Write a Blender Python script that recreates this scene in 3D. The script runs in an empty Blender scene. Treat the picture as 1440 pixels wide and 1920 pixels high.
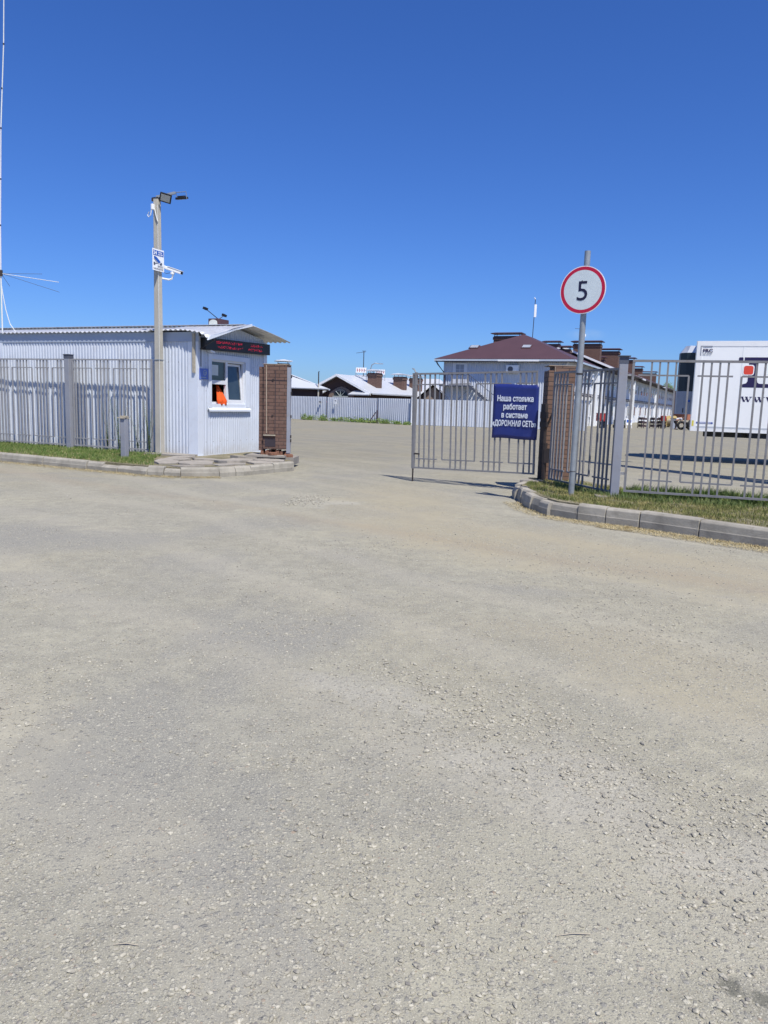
import bpy, bmesh, math, random
from mathutils import Vector, Matrix
random.seed(7)
R = math.radians
sc = bpy.context.scene
COL = sc.collection

# ------------------------------------------------------------------ camera
F_PX = 1420.0; CAM_H = 1.6; PITCH = math.atan((960 - 757) / F_PX); ROLL = 0.03
cam = bpy.data.cameras.new("camera"); camo = bpy.data.objects.new("camera", cam); COL.objects.link(camo)
cam.sensor_fit = 'VERTICAL'; cam.sensor_height = 36.0; cam.sensor_width = 27.0
cam.lens = 36.0 * F_PX / 1920.0
cam.clip_start = 0.05; cam.clip_end = 6000
fw = Vector((0, math.cos(PITCH), -math.sin(PITCH)))
u0 = Vector((0, math.sin(PITCH), math.cos(PITCH))); r0 = Vector((1, 0, 0))
up = u0 * math.cos(ROLL) - r0 * math.sin(ROLL); rt = r0 * math.cos(ROLL) + u0 * math.sin(ROLL)
m = Matrix((rt, up, -fw)).transposed().to_4x4(); m.translation = Vector((0, 0, CAM_H))
camo.matrix_world = m
sc.camera = camo

# ------------------------------------------------------------------ light
SA, SB = 0.28, 0.53                       # metres a shadow falls left / away for each metre of height
SUN_EL = math.atan(1 / math.hypot(SA, SB))
sun_dir = Vector((SA, -SB, 1)).normalized()          # towards the sun
sun = bpy.data.lights.new("sun", 'SUN'); suno = bpy.data.objects.new("sun", sun); COL.objects.link(suno)
sun.energy = 4.8; sun.angle = R(0.53); sun.color = (1.0, 0.94, 0.84)
suno.rotation_euler = sun_dir.to_track_quat('Z', 'Y').to_euler(); suno.location = (20, -30, 60)
world = bpy.data.worlds.new("World"); sc.world = world; world.use_nodes = True
nt = world.node_tree; nt.nodes.clear()
sky = nt.nodes.new('ShaderNodeTexSky'); sky.sky_type = 'NISHITA'; sky.sun_disc = False
sky.sun_elevation = SUN_EL; sky.sun_rotation = math.atan2(SA, -SB)
sky.air_density = 1.0; sky.dust_density = 0.35; sky.ozone_density = 3.0; sky.altitude = 0
hs = nt.nodes.new('ShaderNodeHueSaturation'); hs.inputs['Saturation'].default_value = 1.12
bg = nt.nodes.new('ShaderNodeBackground'); bg.inputs[1].default_value = 0.10
wo = nt.nodes.new('ShaderNodeOutputWorld')
nt.links.new(sky.outputs[0], hs.inputs['Color']); tn = nt.nodes.new('ShaderNodeMix'); tn.data_type = 'RGBA'; tn.blend_type = 'MULTIPLY'; tn.inputs[0].default_value = 1.0; tn.inputs[7].default_value = (0.42, 0.64, 1.12, 1)
tc = nt.nodes.new('ShaderNodeTexCoord'); vm = nt.nodes.new('ShaderNodeMapping'); vm.vector_type = 'POINT'
vm.inputs['Location'].default_value = (-0.2445, 0, -0.0925); vs_ = nt.nodes.new('ShaderNodeVectorMath'); vs_.operation = 'MULTIPLY'; vs_.inputs[1].default_value = (38, 0, 130)
nt.links.new(tc.outputs['Generated'], vm.inputs[0]); nt.links.new(vm.outputs[0], vs_.inputs[0])
ln = nt.nodes.new('ShaderNodeVectorMath'); ln.operation = 'LENGTH'; nt.links.new(vs_.outputs[0], ln.inputs[0])
cn_ = nt.nodes.new('ShaderNodeTexNoise'); cn_.inputs['Scale'].default_value = 90; nt.links.new(tc.outputs['Generated'], cn_.inputs['Vector'])
cr = nt.nodes.new('ShaderNodeValToRGB'); cr.color_ramp.elements[0].color = (0.45, 0.45, 0.45, 1); cr.color_ramp.elements[1].color = (0, 0, 0, 1); nt.links.new(ln.outputs['Value'], cr.inputs[0])
cm = nt.nodes.new('ShaderNodeMath'); cm.operation = 'MULTIPLY'; nt.links.new(cr.outputs[0], cm.inputs[0]); nt.links.new(cn_.outputs[0], cm.inputs[1])
tn2 = nt.nodes.new('ShaderNodeMix'); tn2.data_type = 'RGBA'; tn2.inputs[7].default_value = (11, 9, 6.0, 1); nt.links.new(cm.outputs[0], tn2.inputs[0]); nt.links.new(hs.outputs[0], tn2.inputs[6])
nt.links.new(tn2.outputs[2], tn.inputs[6]); nt.links.new(tn.outputs[2], bg.inputs[0]); nt.links.new(bg.outputs[0], wo.inputs[0])
sc.view_settings.view_transform = 'Standard'; sc.view_settings.look = 'None'
sc.view_settings.exposure = 0.26; sc.view_settings.gamma = 1.0; sc.view_settings.use_curve_mapping = False

# ------------------------------------------------------------------ materials
def nodes(name):
    mt = bpy.data.materials.new(name); mt.use_nodes = True
    n = mt.node_tree; b = n.nodes['Principled BSDF']
    return mt, n, b
def link(n, a, b): n.links.new(a, b)
def noise(n, vec, scale, detail=4, rough=0.6):
    t = n.nodes.new('ShaderNodeTexNoise'); t.inputs['Scale'].default_value = scale
    t.inputs['Detail'].default_value = detail; t.inputs['Roughness'].default_value = rough
    if vec is not None: link(n, vec, t.inputs['Vector'])
    return t
def ramp(n, fac, stops):
    r = n.nodes.new('ShaderNodeValToRGB'); link(n, fac, r.inputs[0])
    els = r.color_ramp.elements
    while len(els) < len(stops): els.new(0.5)
    for e, (p, c) in zip(els, stops):
        e.position = p; e.color = (*c, 1) if len(c) == 3 else c
    return r
def mixc(n, fac, a, b, mode='MIX'):
    mx = n.nodes.new('ShaderNodeMix'); mx.data_type = 'RGBA'; mx.blend_type = mode
    for sock, v in ((0, fac), (6, a), (7, b)):
        if isinstance(v, (int, float)): mx.inputs[sock].default_value = v
        elif isinstance(v, tuple): mx.inputs[sock].default_value = (*v, 1)
        else: link(n, v, mx.inputs[sock])
    return mx.outputs[2]
def mth(n, op, a, b=None, c=None):
    t = n.nodes.new('ShaderNodeMath'); t.operation = op
    for i, v in enumerate((a, b, c)):
        if v is None: continue
        if isinstance(v, (int, float)): t.inputs[i].default_value = v
        else: link(n, v, t.inputs[i])
    return t.outputs[0]
def objcoord(n):
    t = n.nodes.new('ShaderNodeTexCoord'); return t.outputs['Object']
def bump(n, b, h, strength=0.5, dist=0.01):
    bp = n.nodes.new('ShaderNodeBump'); bp.inputs['Strength'].default_value = strength
    bp.inputs['Distance'].default_value = dist; link(n, h, bp.inputs['Height']); link(n, bp.outputs[0], b.inputs['Normal'])
def mat(name, col, rough=0.6, metal=0.0, var=0.12, scale=3.0, dirt=None, dirt_amt=0.35, bmp=0.0, bscale=60, spec=0.4):
    """a paint, steel, plaster or concrete with uneven tone and stains of its own"""
    mt, n, b = nodes(name); v = objcoord(n)
    t = noise(n, v, scale, 6)
    lo = tuple(max(0, c * (1 - var)) for c in col); hi = tuple(min(1, c * (1 + var)) for c in col)
    c = ramp(n, t.outputs[0], [(0.3, lo), (0.7, hi)]).outputs[0]
    if dirt:
        t2 = noise(n, v, scale * 2.7, 8, 0.7)
        f = ramp(n, t2.outputs[0], [(0.52, (0, 0, 0)), (0.74, (dirt_amt,) * 3)]).outputs[0]
        c = mixc(n, f, c, dirt)
    link(n, c, b.inputs['Base Color'])
    b.inputs['Roughness'].default_value = rough; b.inputs['Metallic'].default_value = metal
    b.inputs['Specular IOR Level'].default_value = spec
    if bmp: bump(n, b, noise(n, v, bscale, 5).outputs[0], bmp, 0.004)
    return mt
def brick_mat(name, c1, c2, mortar, bw=0.25, bh=0.078, mort=0.010, dirt=(0.20, 0.15, 0.12)):
    mt, n, b = nodes(name); v = objcoord(n)
    s = n.nodes.new('ShaderNodeSeparateXYZ'); link(n, v, s.inputs[0])
    cx = n.nodes.new('ShaderNodeCombineXYZ'); link(n, mth(n, 'ADD', s.outputs[0], s.outputs[1]), cx.inputs[0]); link(n, s.outputs[2], cx.inputs[1])
    t = n.nodes.new('ShaderNodeTexBrick'); link(n, cx.outputs[0], t.inputs['Vector'])
    t.inputs['Color1'].default_value = (*c1, 1); t.inputs['Color2'].default_value = (*c2, 1); t.inputs['Mortar'].default_value = (*mortar, 1)
    t.inputs['Scale'].default_value = 1; t.inputs['Brick Width'].default_value = bw; t.inputs['Row Height'].default_value = bh
    t.inputs['Mortar Size'].default_value = mort; t.inputs['Mortar Smooth'].default_value = 0.3
    nz = noise(n, v, 9, 6)
    f = ramp(n, nz.outputs[0], [(0.5, (0, 0, 0)), (0.75, (0.35,) * 3)]).outputs[0]
    link(n, mixc(n, f, t.outputs[0], dirt), b.inputs['Base Color']); b.inputs['Roughness'].default_value = 0.85
    h = mth(n, 'ADD', mth(n, 'MULTIPLY', t.outputs['Fac'], -1.0), mth(n, 'MULTIPLY', noise(n, v, 60, 4).outputs[0], 0.4))
    bump(n, b, h, 0.7, 0.008)
    return mt
def led_mat(name, col, strength):
    mt, n, b = nodes(name)
    b.inputs['Base Color'].default_value = (*col, 1); b.inputs['Emission Color'].default_value = (*col, 1)
    b.inputs['Emission Strength'].default_value = strength
    nz = noise(n, objcoord(n), 40); link(n, mth(n, 'MULTIPLY', nz.outputs[0], strength * 1.6), b.inputs['Emission Strength'])
    return mt
def leaf_mat(name, c1, c2, c3, scale=6.0):
    mt, n, b = nodes(name); v = objcoord(n)
    a = noise(n, v, scale, 5); d = noise(n, v, scale * 14, 2)
    f = mth(n, 'ADD', mth(n, 'MULTIPLY', a.outputs[0], 0.55), mth(n, 'MULTIPLY', d.outputs[0], 0.45))
    link(n, ramp(n, f, [(0.34, c1), (0.46, c2), (0.58, c3)]).outputs[0], b.inputs['Base Color'])
    b.inputs['Roughness'].default_value = 0.65; b.inputs['Specular IOR Level'].default_value = 0.25
    return mt

M = {}
M['fence_steel'] = mat('fence_steel', (0.29, 0.295, 0.305), 0.55, 0.0, 0.10, 5, (0.20, 0.14, 0.09), 0.5, 0.2)
M['fence_steel_shaded'] = mat('fence_steel_shaded', (0.215, 0.215, 0.22), 0.55, 0.0, 0.12, 5, (0.13, 0.09, 0.06), 0.5, 0.2)  # darker copy of the fence steel: shade on the right-hand bars put into the colour
M['post_steel'] = mat('post_steel', (0.27, 0.285, 0.325), 0.5, 0.0, 0.08, 3, (0.24, 0.20, 0.16), 0.45, 0.15)
M['galvanised'] = mat('galvanised', (0.30, 0.33, 0.35), 0.42, 0.3, 0.14, 8, (0.22, 0.20, 0.18), 0.5, 0.2)
M['dark_steel'] = mat('dark_steel', (0.035, 0.028, 0.026), 0.6, 0.0, 0.3, 6, (0.10, 0.05, 0.03), 0.5)
M['cap_steel'] = mat('cap_steel', (0.10, 0.11, 0.14), 0.5, 0.2, 0.15, 5)
M['sheet'] = mat('white_sheet', (0.565, 0.615, 0.69), 0.42, 0.0, 0.05, 1.3, (0.42, 0.42, 0.42), 0.35)
def clad_dirt(mt):
    n = mt.node_tree; b = n.nodes['Principled BSDF']; src = b.inputs['Base Color'].links[0].from_socket; v = objcoord(n)
    s_ = n.nodes.new('ShaderNodeSeparateXYZ'); link(n, v, s_.inputs[0])
    al = mth(n, 'FRACT', mth(n, 'DIVIDE', mth(n, 'ADD', s_.outputs[0], mth(n, 'ADD', s_.outputs[1], 0.12)), 0.3))
    ax_ = mth(n, 'ABSOLUTE', mth(n, 'SUBTRACT', al, 0.5)); az_ = None
    for z_ in (0.36, 1.62, 2.30):
        q_ = mth(n, 'ABSOLUTE', mth(n, 'SUBTRACT', s_.outputs[2], z_)); az_ = q_ if az_ is None else mth(n, 'MINIMUM', az_, q_)
    dot = mth(n, 'MULTIPLY', mth(n, 'LESS_THAN', ax_, 0.035), mth(n, 'LESS_THAN', az_, 0.010))
    nz = noise(n, v, 7, 6, 0.7); sp = mth(n, 'MULTIPLY', ramp(n, mth(n, 'ADD', mth(n, 'MULTIPLY', s_.outputs[2], 1.3), mth(n, 'MULTIPLY', nz.outputs[0], 0.9)), [(0.42, (1, 1, 1)), (0.85, (0, 0, 0))]).outputs[0], 0.5)
    c = mixc(n, sp, src, (0.36, 0.33, 0.28)); c = mixc(n, mth(n, 'MULTIPLY', dot, 0.75), c, (0.10, 0.09, 0.09)); link(n, c, b.inputs['Base Color'])
clad_dirt(M['sheet'])
M['sheet_trim'] = mat('white_trim', (0.66, 0.71, 0.78), 0.42, 0.0, 0.04, 1.5, (0.5, 0.48, 0.45), 0.3)
M['fascia'] = mat('fascia', (0.36, 0.42, 0.52), 0.5, 0.0, 0.06, 1.5)
M['roof_sheet'] = mat('roof_sheet', (0.55, 0.57, 0.60), 0.35, 0.35, 0.12, 2.5, (0.36, 0.34, 0.32), 0.5)
M['back_sheet'] = mat('back_sheet', (0.50, 0.54, 0.60), 0.5, 0.0, 0.07, 0.6, (0.40, 0.40, 0.42), 0.4)
M['pvc'] = mat('white_pvc', (0.70, 0.72, 0.75), 0.35, 0.0, 0.03, 4)
M['pane'] = mat('dim_pane', (0.035, 0.05, 0.06), 0.06, 0.0, 0.3, 2, spec=0.8)
M['blind'] = mat('pale_blind', (0.42, 0.48, 0.46), 0.8, 0.0, 0.08, 3)
M['paper'] = mat('paper', (0.62, 0.66, 0.62), 0.9, 0.0, 0.04, 3)
M['room'] = mat('room', (0.12, 0.085, 0.075), 0.8, 0.0, 0.3, 2)
M['orange'] = mat('orange_cloth', (0.80, 0.10, 0.012), 0.75, 0.0, 0.12, 9, (0.62, 0.05, 0.01), 0.6)
M['red_cloth'] = mat('red_cloth', (0.30, 0.04, 0.015), 0.8, 0.0, 0.2, 9)
M['black'] = mat('black_plastic', (0.012, 0.013, 0.017), 0.45, 0.0, 0.2, 5)
M['lens'] = mat('lamp_glass', (0.40, 0.42, 0.40), 0.25, 0.0, 0.08, 20)
M['white'] = mat('white_paint', (0.82, 0.84, 0.85), 0.4, 0.0, 0.04, 2)
M['trailer'] = mat('trailer_panel', (0.88, 0.90, 0.90), 0.3, 0.0, 0.02, 0.8, (0.76, 0.77, 0.75), 0.35)
M['trailer_trim'] = mat('trailer_rail', (0.62, 0.65, 0.68), 0.3, 0.4, 0.05, 2)
M['grey_plastic'] = mat('grey_plastic', (0.30, 0.33, 0.38), 0.5, 0.0, 0.08, 2, (0.2, 0.2, 0.2), 0.4)
M['glass_black'] = mat('black_grille', (0.014, 0.024, 0.034), 0.35, 0.0, 0.2, 3)
M['logo_navy'] = mat('logo_navy', (0.022, 0.017, 0.075), 0.45, 0.0, 0.1, 3)
M['logo_red'] = mat('logo_red', (0.72, 0.075, 0.045), 0.45, 0.0, 0.05, 3)
M['yellow'] = mat('yellow_paint', (0.70, 0.60, 0.10), 0.5, 0.0, 0.1, 3)
M['blue_label'] = mat('blue_label', (0.05, 0.10, 0.35), 0.5, 0.0, 0.1, 6)
M['rubber'] = mat('rubber', (0.018, 0.018, 0.019), 0.8, 0.0, 0.3, 8, (0.10, 0.09, 0.08), 0.5)
M['banner'] = mat('banner_blue', (0.018, 0.030, 0.170), 0.38, 0.0, 0.12, 2.2, (0.045, 0.06, 0.21), 0.6, 0.25, 12)
M['banner_text'] = mat('banner_text', (0.70, 0.75, 0.82), 0.5, 0.0, 0.12, 7, (0.30, 0.36, 0.52), 0.55)
M['sign_face'] = mat('sign_face', (0.62, 0.70, 0.72), 0.5, 0.0, 0.05, 5, (0.52, 0.57, 0.57), 0.5)
M['sign_red'] = mat('sign_red', (0.50, 0.012, 0.050), 0.4, 0.0, 0.08, 5)
M['sign_black'] = mat('sign_black', (0.012, 0.012, 0.045), 0.5, 0.0, 0.1, 5)
M['sign_blue'] = mat('sign_blue', (0.02, 0.10, 0.42), 0.45, 0.0, 0.08, 6)
M['pale_blue'] = mat('pale_blue_plate', (0.12, 0.19, 0.52), 0.5, 0.0, 0.08, 8)
M['concrete'] = mat('concrete', (0.27, 0.25, 0.22), 0.9, 0.0, 0.16, 2.5, (0.18, 0.17, 0.155), 0.6, 0.6, 70)
M['pole_concrete'] = mat('pole_concrete', (0.44, 0.42, 0.36), 0.9, 0.0, 0.10, 3, (0.30, 0.29, 0.26), 0.5, 0.6, 90)
M['kerb'] = mat('kerb_stone', (0.315, 0.296, 0.250), 0.92, 0.0, 0.24, 2.6, (0.19, 0.175, 0.145), 0.75, 0.9, 45)
M['broken'] = mat('broken_concrete', (0.31, 0.285, 0.245), 0.95, 0.0, 0.2, 4, (0.20, 0.18, 0.155), 0.7, 0.9, 40)
M['brick'] = brick_mat('pillar_brick', (0.120, 0.067, 0.050), (0.155, 0.090, 0.068), (0.045, 0.030, 0.026), 0.25, 0.085, 0.007)
M['brick_old'] = brick_mat('pillar_brick_pale', (0.150, 0.088, 0.062), (0.195, 0.118, 0.084), (0.055, 0.038, 0.032), 0.25, 0.085, 0.008)
M['mortar'] = mat('mortar', (0.38, 0.31, 0.24), 0.95, 0.0, 0.2, 12, None, 0, 0.6)
M['brick_piece'] = mat('brick_piece', (0.20, 0.095, 0.06), 0.9, 0.0, 0.3, 14, (0.33, 0.26, 0.2), 0.5, 0.6)
M['chimney'] = brick_mat('chimney_brick', (0.115, 0.060, 0.046), (0.145, 0.080, 0.062), (0.13, 0.09, 0.07), 0.25, 0.085, 0.012)
M['red_brick'] = brick_mat('red_brick', (0.34, 0.10, 0.05), (0.42, 0.14, 0.07), (0.30, 0.17, 0.12), 0.3, 0.1, 0.014)
M['brown_roof'] = mat('brown_roof', (0.080, 0.042, 0.046), 0.5, 0.0, 0.08, 0.6)
M['grey_roof'] = mat('grey_roof', (0.54, 0.57, 0.61), 0.4, 0.15, 0.05, 0.5)
M['dark_wall'] = mat('dark_brown_wall', (0.055, 0.032, 0.028), 0.8, 0.0, 0.12, 1.0)
M['beige'] = mat('beige_stone', (0.25, 0.19, 0.15), 0.9, 0.0, 0.12, 2)
M['soffit'] = mat('dark_soffit', (0.040, 0.032, 0.040), 0.8, 0.0, 0.12, 1.0)
M['clad'] = mat('pale_cladding', (0.56, 0.60, 0.66), 0.55, 0.0, 0.06, 0.5)
M['white_wall'] = mat('white_wall', (0.70, 0.72, 0.74), 0.7, 0.0, 0.06, 0.5, (0.5, 0.5, 0.5), 0.35)
M['pipe'] = mat('pipe_brown', (0.06, 0.04, 0.045), 0.6, 0.0, 0.2, 2)
M['red'] = mat('red_paint', (0.30, 0.022, 0.020), 0.5, 0.0, 0.15, 3)
M['awning'] = mat('awning_red', (0.42, 0.10, 0.09), 0.7, 0.0, 0.12, 3)
M['wood'] = mat('reel_wood', (0.55, 0.42, 0.18), 0.8, 0.0, 0.15, 6, (0.35, 0.25, 0.12), 0.5)
M['board'] = mat('old_board', (0.40, 0.36, 0.28), 0.9, 0.0, 0.2, 14)
M['cable_white'] = mat('cable_white', (0.66, 0.68, 0.66), 0.5, 0.0, 0.05, 4)
M['skin'] = mat('skin', (0.42, 0.24, 0.17), 0.6, 0.0, 0.08, 10)
M['shirt'] = mat('white_shirt', (0.68, 0.70, 0.73), 0.8, 0.0, 0.05, 6)
M['trousers'] = mat('dark_trousers', (0.035, 0.03, 0.032), 0.85, 0.0, 0.2, 6)
M['hair'] = mat('dark_hair', (0.03, 0.02, 0.015), 0.8, 0.0, 0.2, 20)
M['green_metal'] = mat('green_metal', (0.04, 0.07, 0.06), 0.5, 0.0, 0.2, 3)
M['led_red'] = led_mat('led_red', (1.0, 0.03, 0.08), 0.42)
M['grass'] = leaf_mat('grass_blades', (0.055, 0.095, 0.020), (0.135, 0.165, 0.045), (0.33, 0.29, 0.12), 3.2)
M['grass_green'] = leaf_mat('grass_green', (0.045, 0.10, 0.02), (0.09, 0.17, 0.035), (0.20, 0.24, 0.07), 5)
M['straw'] = leaf_mat('dry_straw', (0.24, 0.17, 0.08), (0.40, 0.33, 0.17), (0.50, 0.43, 0.26), 5)
M['weed'] = leaf_mat('weed_leaves', (0.05, 0.09, 0.025), (0.11, 0.165, 0.05), (0.20, 0.24, 0.09), 8)
M['bark'] = mat('bark', (0.10, 0.08, 0.06), 0.9, 0.0, 0.2, 8)

def soil_mat():
    mt, n, b = nodes('verge_soil'); v = objcoord(n)
    a = noise(n, v, 2.2, 6); d = noise(n, v, 40, 5)
    f = mth(n, 'ADD', mth(n, 'MULTIPLY', a.outputs[0], 0.6), mth(n, 'MULTIPLY', d.outputs[0], 0.4))
    c = ramp(n, f, [(0.38, (0.10, 0.095, 0.05)), (0.52, (0.21, 0.185, 0.115)), (0.66, (0.31, 0.28, 0.20))]).outputs[0]
    link(n, c, b.inputs['Base Color']); b.inputs['Roughness'].default_value = 0.95
    bump(n, b, d.outputs[0], 0.8, 0.02)
    return mt
M['soil'] = soil_mat()

def ground_mat():
    mt, n, b = nodes('dusty_gravel')
    v = objcoord(n)
    def vor(scale, feat='F1', rnd=1.0):
        t = n.nodes.new('ShaderNodeTexVoronoi'); t.feature = feat; t.inputs['Scale'].default_value = scale
        t.inputs['Randomness'].default_value = rnd; link(n, wv, t.inputs['Vector']); return t
    wn = noise(n, v, 30, 3)
    wadd = n.nodes.new('ShaderNodeVectorMath'); wadd.operation = 'MULTIPLY_ADD'
    link(n, wn.outputs['Color'], wadd.inputs[0]); wadd.inputs[1].default_value = (0.012, 0.012, 0.0); link(n, v, wadd.inputs[2])
    wv = wadd.outputs[0]
    big = noise(n, v, 0.16, 4, 0.55); mid = noise(n, v, 0.75, 6, 0.62); small = noise(n, v, 6.0, 8, 0.7); fine = noise(n, v, 190, 3, 0.7)
    # dust: cool grey towards the warm sandy tyre lanes
    base = ramp(n, big.outputs[0], [(0.36, (0.302, 0.292, 0.240)), (0.50, (0.318, 0.303, 0.234)), (0.64, (0.335, 0.310, 0.224))]).outputs[0]
    f2 = ramp(n, mid.outputs[0], [(0.38, (0.89, 0.89, 0.90)), (0.62, (1.08, 1.075, 1.065))]).outputs[0]
    c = mixc(n, 1.0, base, f2, 'MULTIPLY')
    f3 = ramp(n, small.outputs[0], [(0.35, (0.82, 0.82, 0.82)), (0.66, (1.12, 1.12, 1.10))]).outputs[0]
    c = mixc(n, 1.0, c, f3, 'MULTIPLY')
    pn = noise(n, v, 0.42, 5, 0.6); pn.inputs['Distortion'].default_value = 0.6
    pf = ramp(n, pn.outputs[0], [(0.52, (0, 0, 0)), (0.60, (0.5,) * 3), (0.68, (0.75,) * 3)]).outputs[0]
    c = mixc(n, pf, c, (0.238, 0.234, 0.212))
    tw = n.nodes.new('ShaderNodeTexWave'); tw.wave_type = 'BANDS'; tw.bands_direction = 'DIAGONAL'; tw.wave_profile = 'SIN'
    tw.inputs['Scale'].default_value = 0.30; tw.inputs['Distortion'].default_value = 9.0; tw.inputs['Detail'].default_value = 2.5; tw.inputs['Detail Scale'].default_value = 0.35
    link(n, v, tw.inputs['Vector'])
    tf = ramp(n, tw.outputs['Fac'], [(0.66, (0, 0, 0)), (0.97, (0.42,) * 3)]).outputs[0]
    c = mixc(n, tf, c, (0.375, 0.352, 0.282))
    # the worn and sandy areas of this drive, each where it lies
    sq = n.nodes.new('ShaderNodeSeparateXYZ'); link(n, v, sq.inputs[0])
    wob = noise(n, v, 1.6, 6, 0.65)
    wx = mth(n, 'ADD', sq.outputs[0], mth(n, 'MULTIPLY', mth(n, 'SUBTRACT', wob.outputs[0], 0.5), 1.6))
    wy = mth(n, 'ADD', sq.outputs[1], mth(n, 'MULTIPLY', mth(n, 'SUBTRACT', mid.outputs[0], 0.5), 2.4))
    def area(x, y, rx, ry, rot, soft=0.55):
        ca_, sa_ = math.cos(rot), math.sin(rot)
        dx = mth(n, 'SUBTRACT', wx, x); dy = mth(n, 'SUBTRACT', wy, y)
        u = mth(n, 'DIVIDE', mth(n, 'ADD', mth(n, 'MULTIPLY', dx, ca_), mth(n, 'MULTIPLY', dy, sa_)), rx)
        w = mth(n, 'DIVIDE', mth(n, 'SUBTRACT', mth(n, 'MULTIPLY', dy, ca_), mth(n, 'MULTIPLY', dx, sa_)), ry)
        r_ = mth(n, 'SQRT', mth(n, 'ADD', mth(n, 'MULTIPLY', u, u), mth(n, 'MULTIPLY', w, w)))
        return ramp(n, r_, [(1.0 - soft, (1, 1, 1)), (1.0, (0, 0, 0))]).outputs[0]
    sandy = area(2.3, 8.4, 4.6, 1.5, -0.62); sandy2 = area(0.3, 12.5, 1.4, 3.4, 0.1); sandy3 = area(1.9, 4.6, 1.8, 0.8, -0.7)
    for a_, k_ in ((sandy, 0.75), (sandy2, 0.6), (sandy3, 0.5)): c = mixc(n, mth(n, 'MULTIPLY', a_, k_), c, (0.335, 0.298, 0.208))
    c = mixc(n, mth(n, 'MULTIPLY', area(0.75, 2.2, 0.9, 0.55, 0.0), 0.6), c, (0.375, 0.358, 0.275))
    worn = [area(-0.75, 5.2, 0.75, 0.75, 0.4), area(-1.15, 3.4, 0.55, 1.1, 0.2), area(-3.6, 8.4, 2.2, 0.9, 0.1), area(-0.45, 2.4, 0.35, 0.7, 0.3)]
    for a_ in worn: c = mixc(n, mth(n, 'MULTIPLY', a_, 0.55), c, (0.215, 0.214, 0.198))
    pale = [area(0.05, 4.0, 0.55, 0.30, -0.5), area(0.75, 3.1, 0.8, 0.4, -0.8), area(-1.0, 12.0, 0.5, 0.9, 0.0), area(1.35, 2.45, 0.35, 0.3, 0)]
    for a_ in pale: c = mixc(n, mth(n, 'MULTIPLY', a_, 0.55), c, (0.405, 0.388, 0.330))
    # where the stone shows through the dust
    stony = ramp(n, mth(n, 'ADD', mth(n, 'MULTIPLY', mid.outputs[0], 0.8), mth(n, 'ADD', mth(n, 'MULTIPLY', tf, 0.25), mth(n, 'MULTIPLY', mth(n, 'MAXIMUM', sandy, sandy2), 0.14))), [(0.44, (1, 1, 1)), (0.64, (0.22, 0.22, 0.22))]).outputs[0]
    hsum = mth(n, 'MULTIPLY', fine.outputs[0], 0.10)
    for scale, thr, rad, amt, hh in ((34, 0.70, 0.40, 0.85, 1.2), (62, 0.38, 0.44, 0.85, 0.9), (120, 0.22, 0.46, 0.8, 0.45), (240, 0.1, 0.5, 0.7, 0.16)):
        t = vor(scale)
        sep = n.nodes.new('ShaderNodeSeparateColor'); link(n, t.outputs['Color'], sep.inputs[0])
        lim = mth(n, 'SUBTRACT', 1.02, mth(n, 'MULTIPLY', stony, 1.02 - thr))     # fewer stones in the dust lanes
        on = mth(n, 'GREATER_THAN', sep.outputs[0], lim)
        shape = mth(n, 'SMOOTH_MIN', mth(n, 'MAXIMUM', mth(n, 'MULTIPLY', mth(n, 'SUBTRACT', rad, t.outputs['Distance']), 7.0), 0.0), 1.0, 0.3)
        mask = mth(n, 'MULTIPLY', mth(n, 'MULTIPLY', on, shape), amt)
        pc = ramp(n, sep.outputs[1], [(0.0, (0.175, 0.173, 0.165)), (0.22, (0.245, 0.24, 0.215)), (0.5, (0.33, 0.318, 0.26)), (0.75, (0.42, 0.40, 0.32)), (0.95, (0.52, 0.50, 0.41)), (1.0, (0.30, 0.22, 0.16))]).outputs[0]
        c = mixc(n, mask, c, pc)
        hsum = mth(n, 'ADD', hsum, mth(n, 'MULTIPLY', mask, hh))
    g = ramp(n, fine.outputs[0], [(0.32, (0.84, 0.84, 0.84)), (0.68, (1.14, 1.14, 1.13))]).outputs[0]
    c = mixc(n, 1.0, c, g, 'MULTIPLY')
    sy = n.nodes.new('ShaderNodeSeparateXYZ'); link(n, v, sy.inputs[0])
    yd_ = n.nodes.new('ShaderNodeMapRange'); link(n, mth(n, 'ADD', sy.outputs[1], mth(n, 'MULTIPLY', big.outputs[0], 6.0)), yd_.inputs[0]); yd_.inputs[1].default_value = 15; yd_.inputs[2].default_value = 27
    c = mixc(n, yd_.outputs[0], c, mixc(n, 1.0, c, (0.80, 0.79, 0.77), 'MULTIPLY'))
    # rusty sand washed along the drive, and two small oil spots
    sx = n.nodes.new('ShaderNodeSeparateXYZ'); link(n, v, sx.inputs[0])
    lane = mth(n, 'ABSOLUTE', mth(n, 'SUBTRACT', mth(n, 'ADD', sx.outputs[1], mth(n, 'MULTIPLY', sx.outputs[0], 0.78)), mth(n, 'ADD', 8.5, mth(n, 'MULTIPLY', mid.outputs[0], 2.0))))
    lf = mth(n, 'MULTIPLY', ramp(n, lane, [(0.0, (1, 1, 1)), (0.55, (0, 0, 0))]).outputs[0], mth(n, 'MULTIPLY', small.outputs[0], 0.34))
    c = mixc(n, lf, c, (0.27, 0.20, 0.14))
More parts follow.
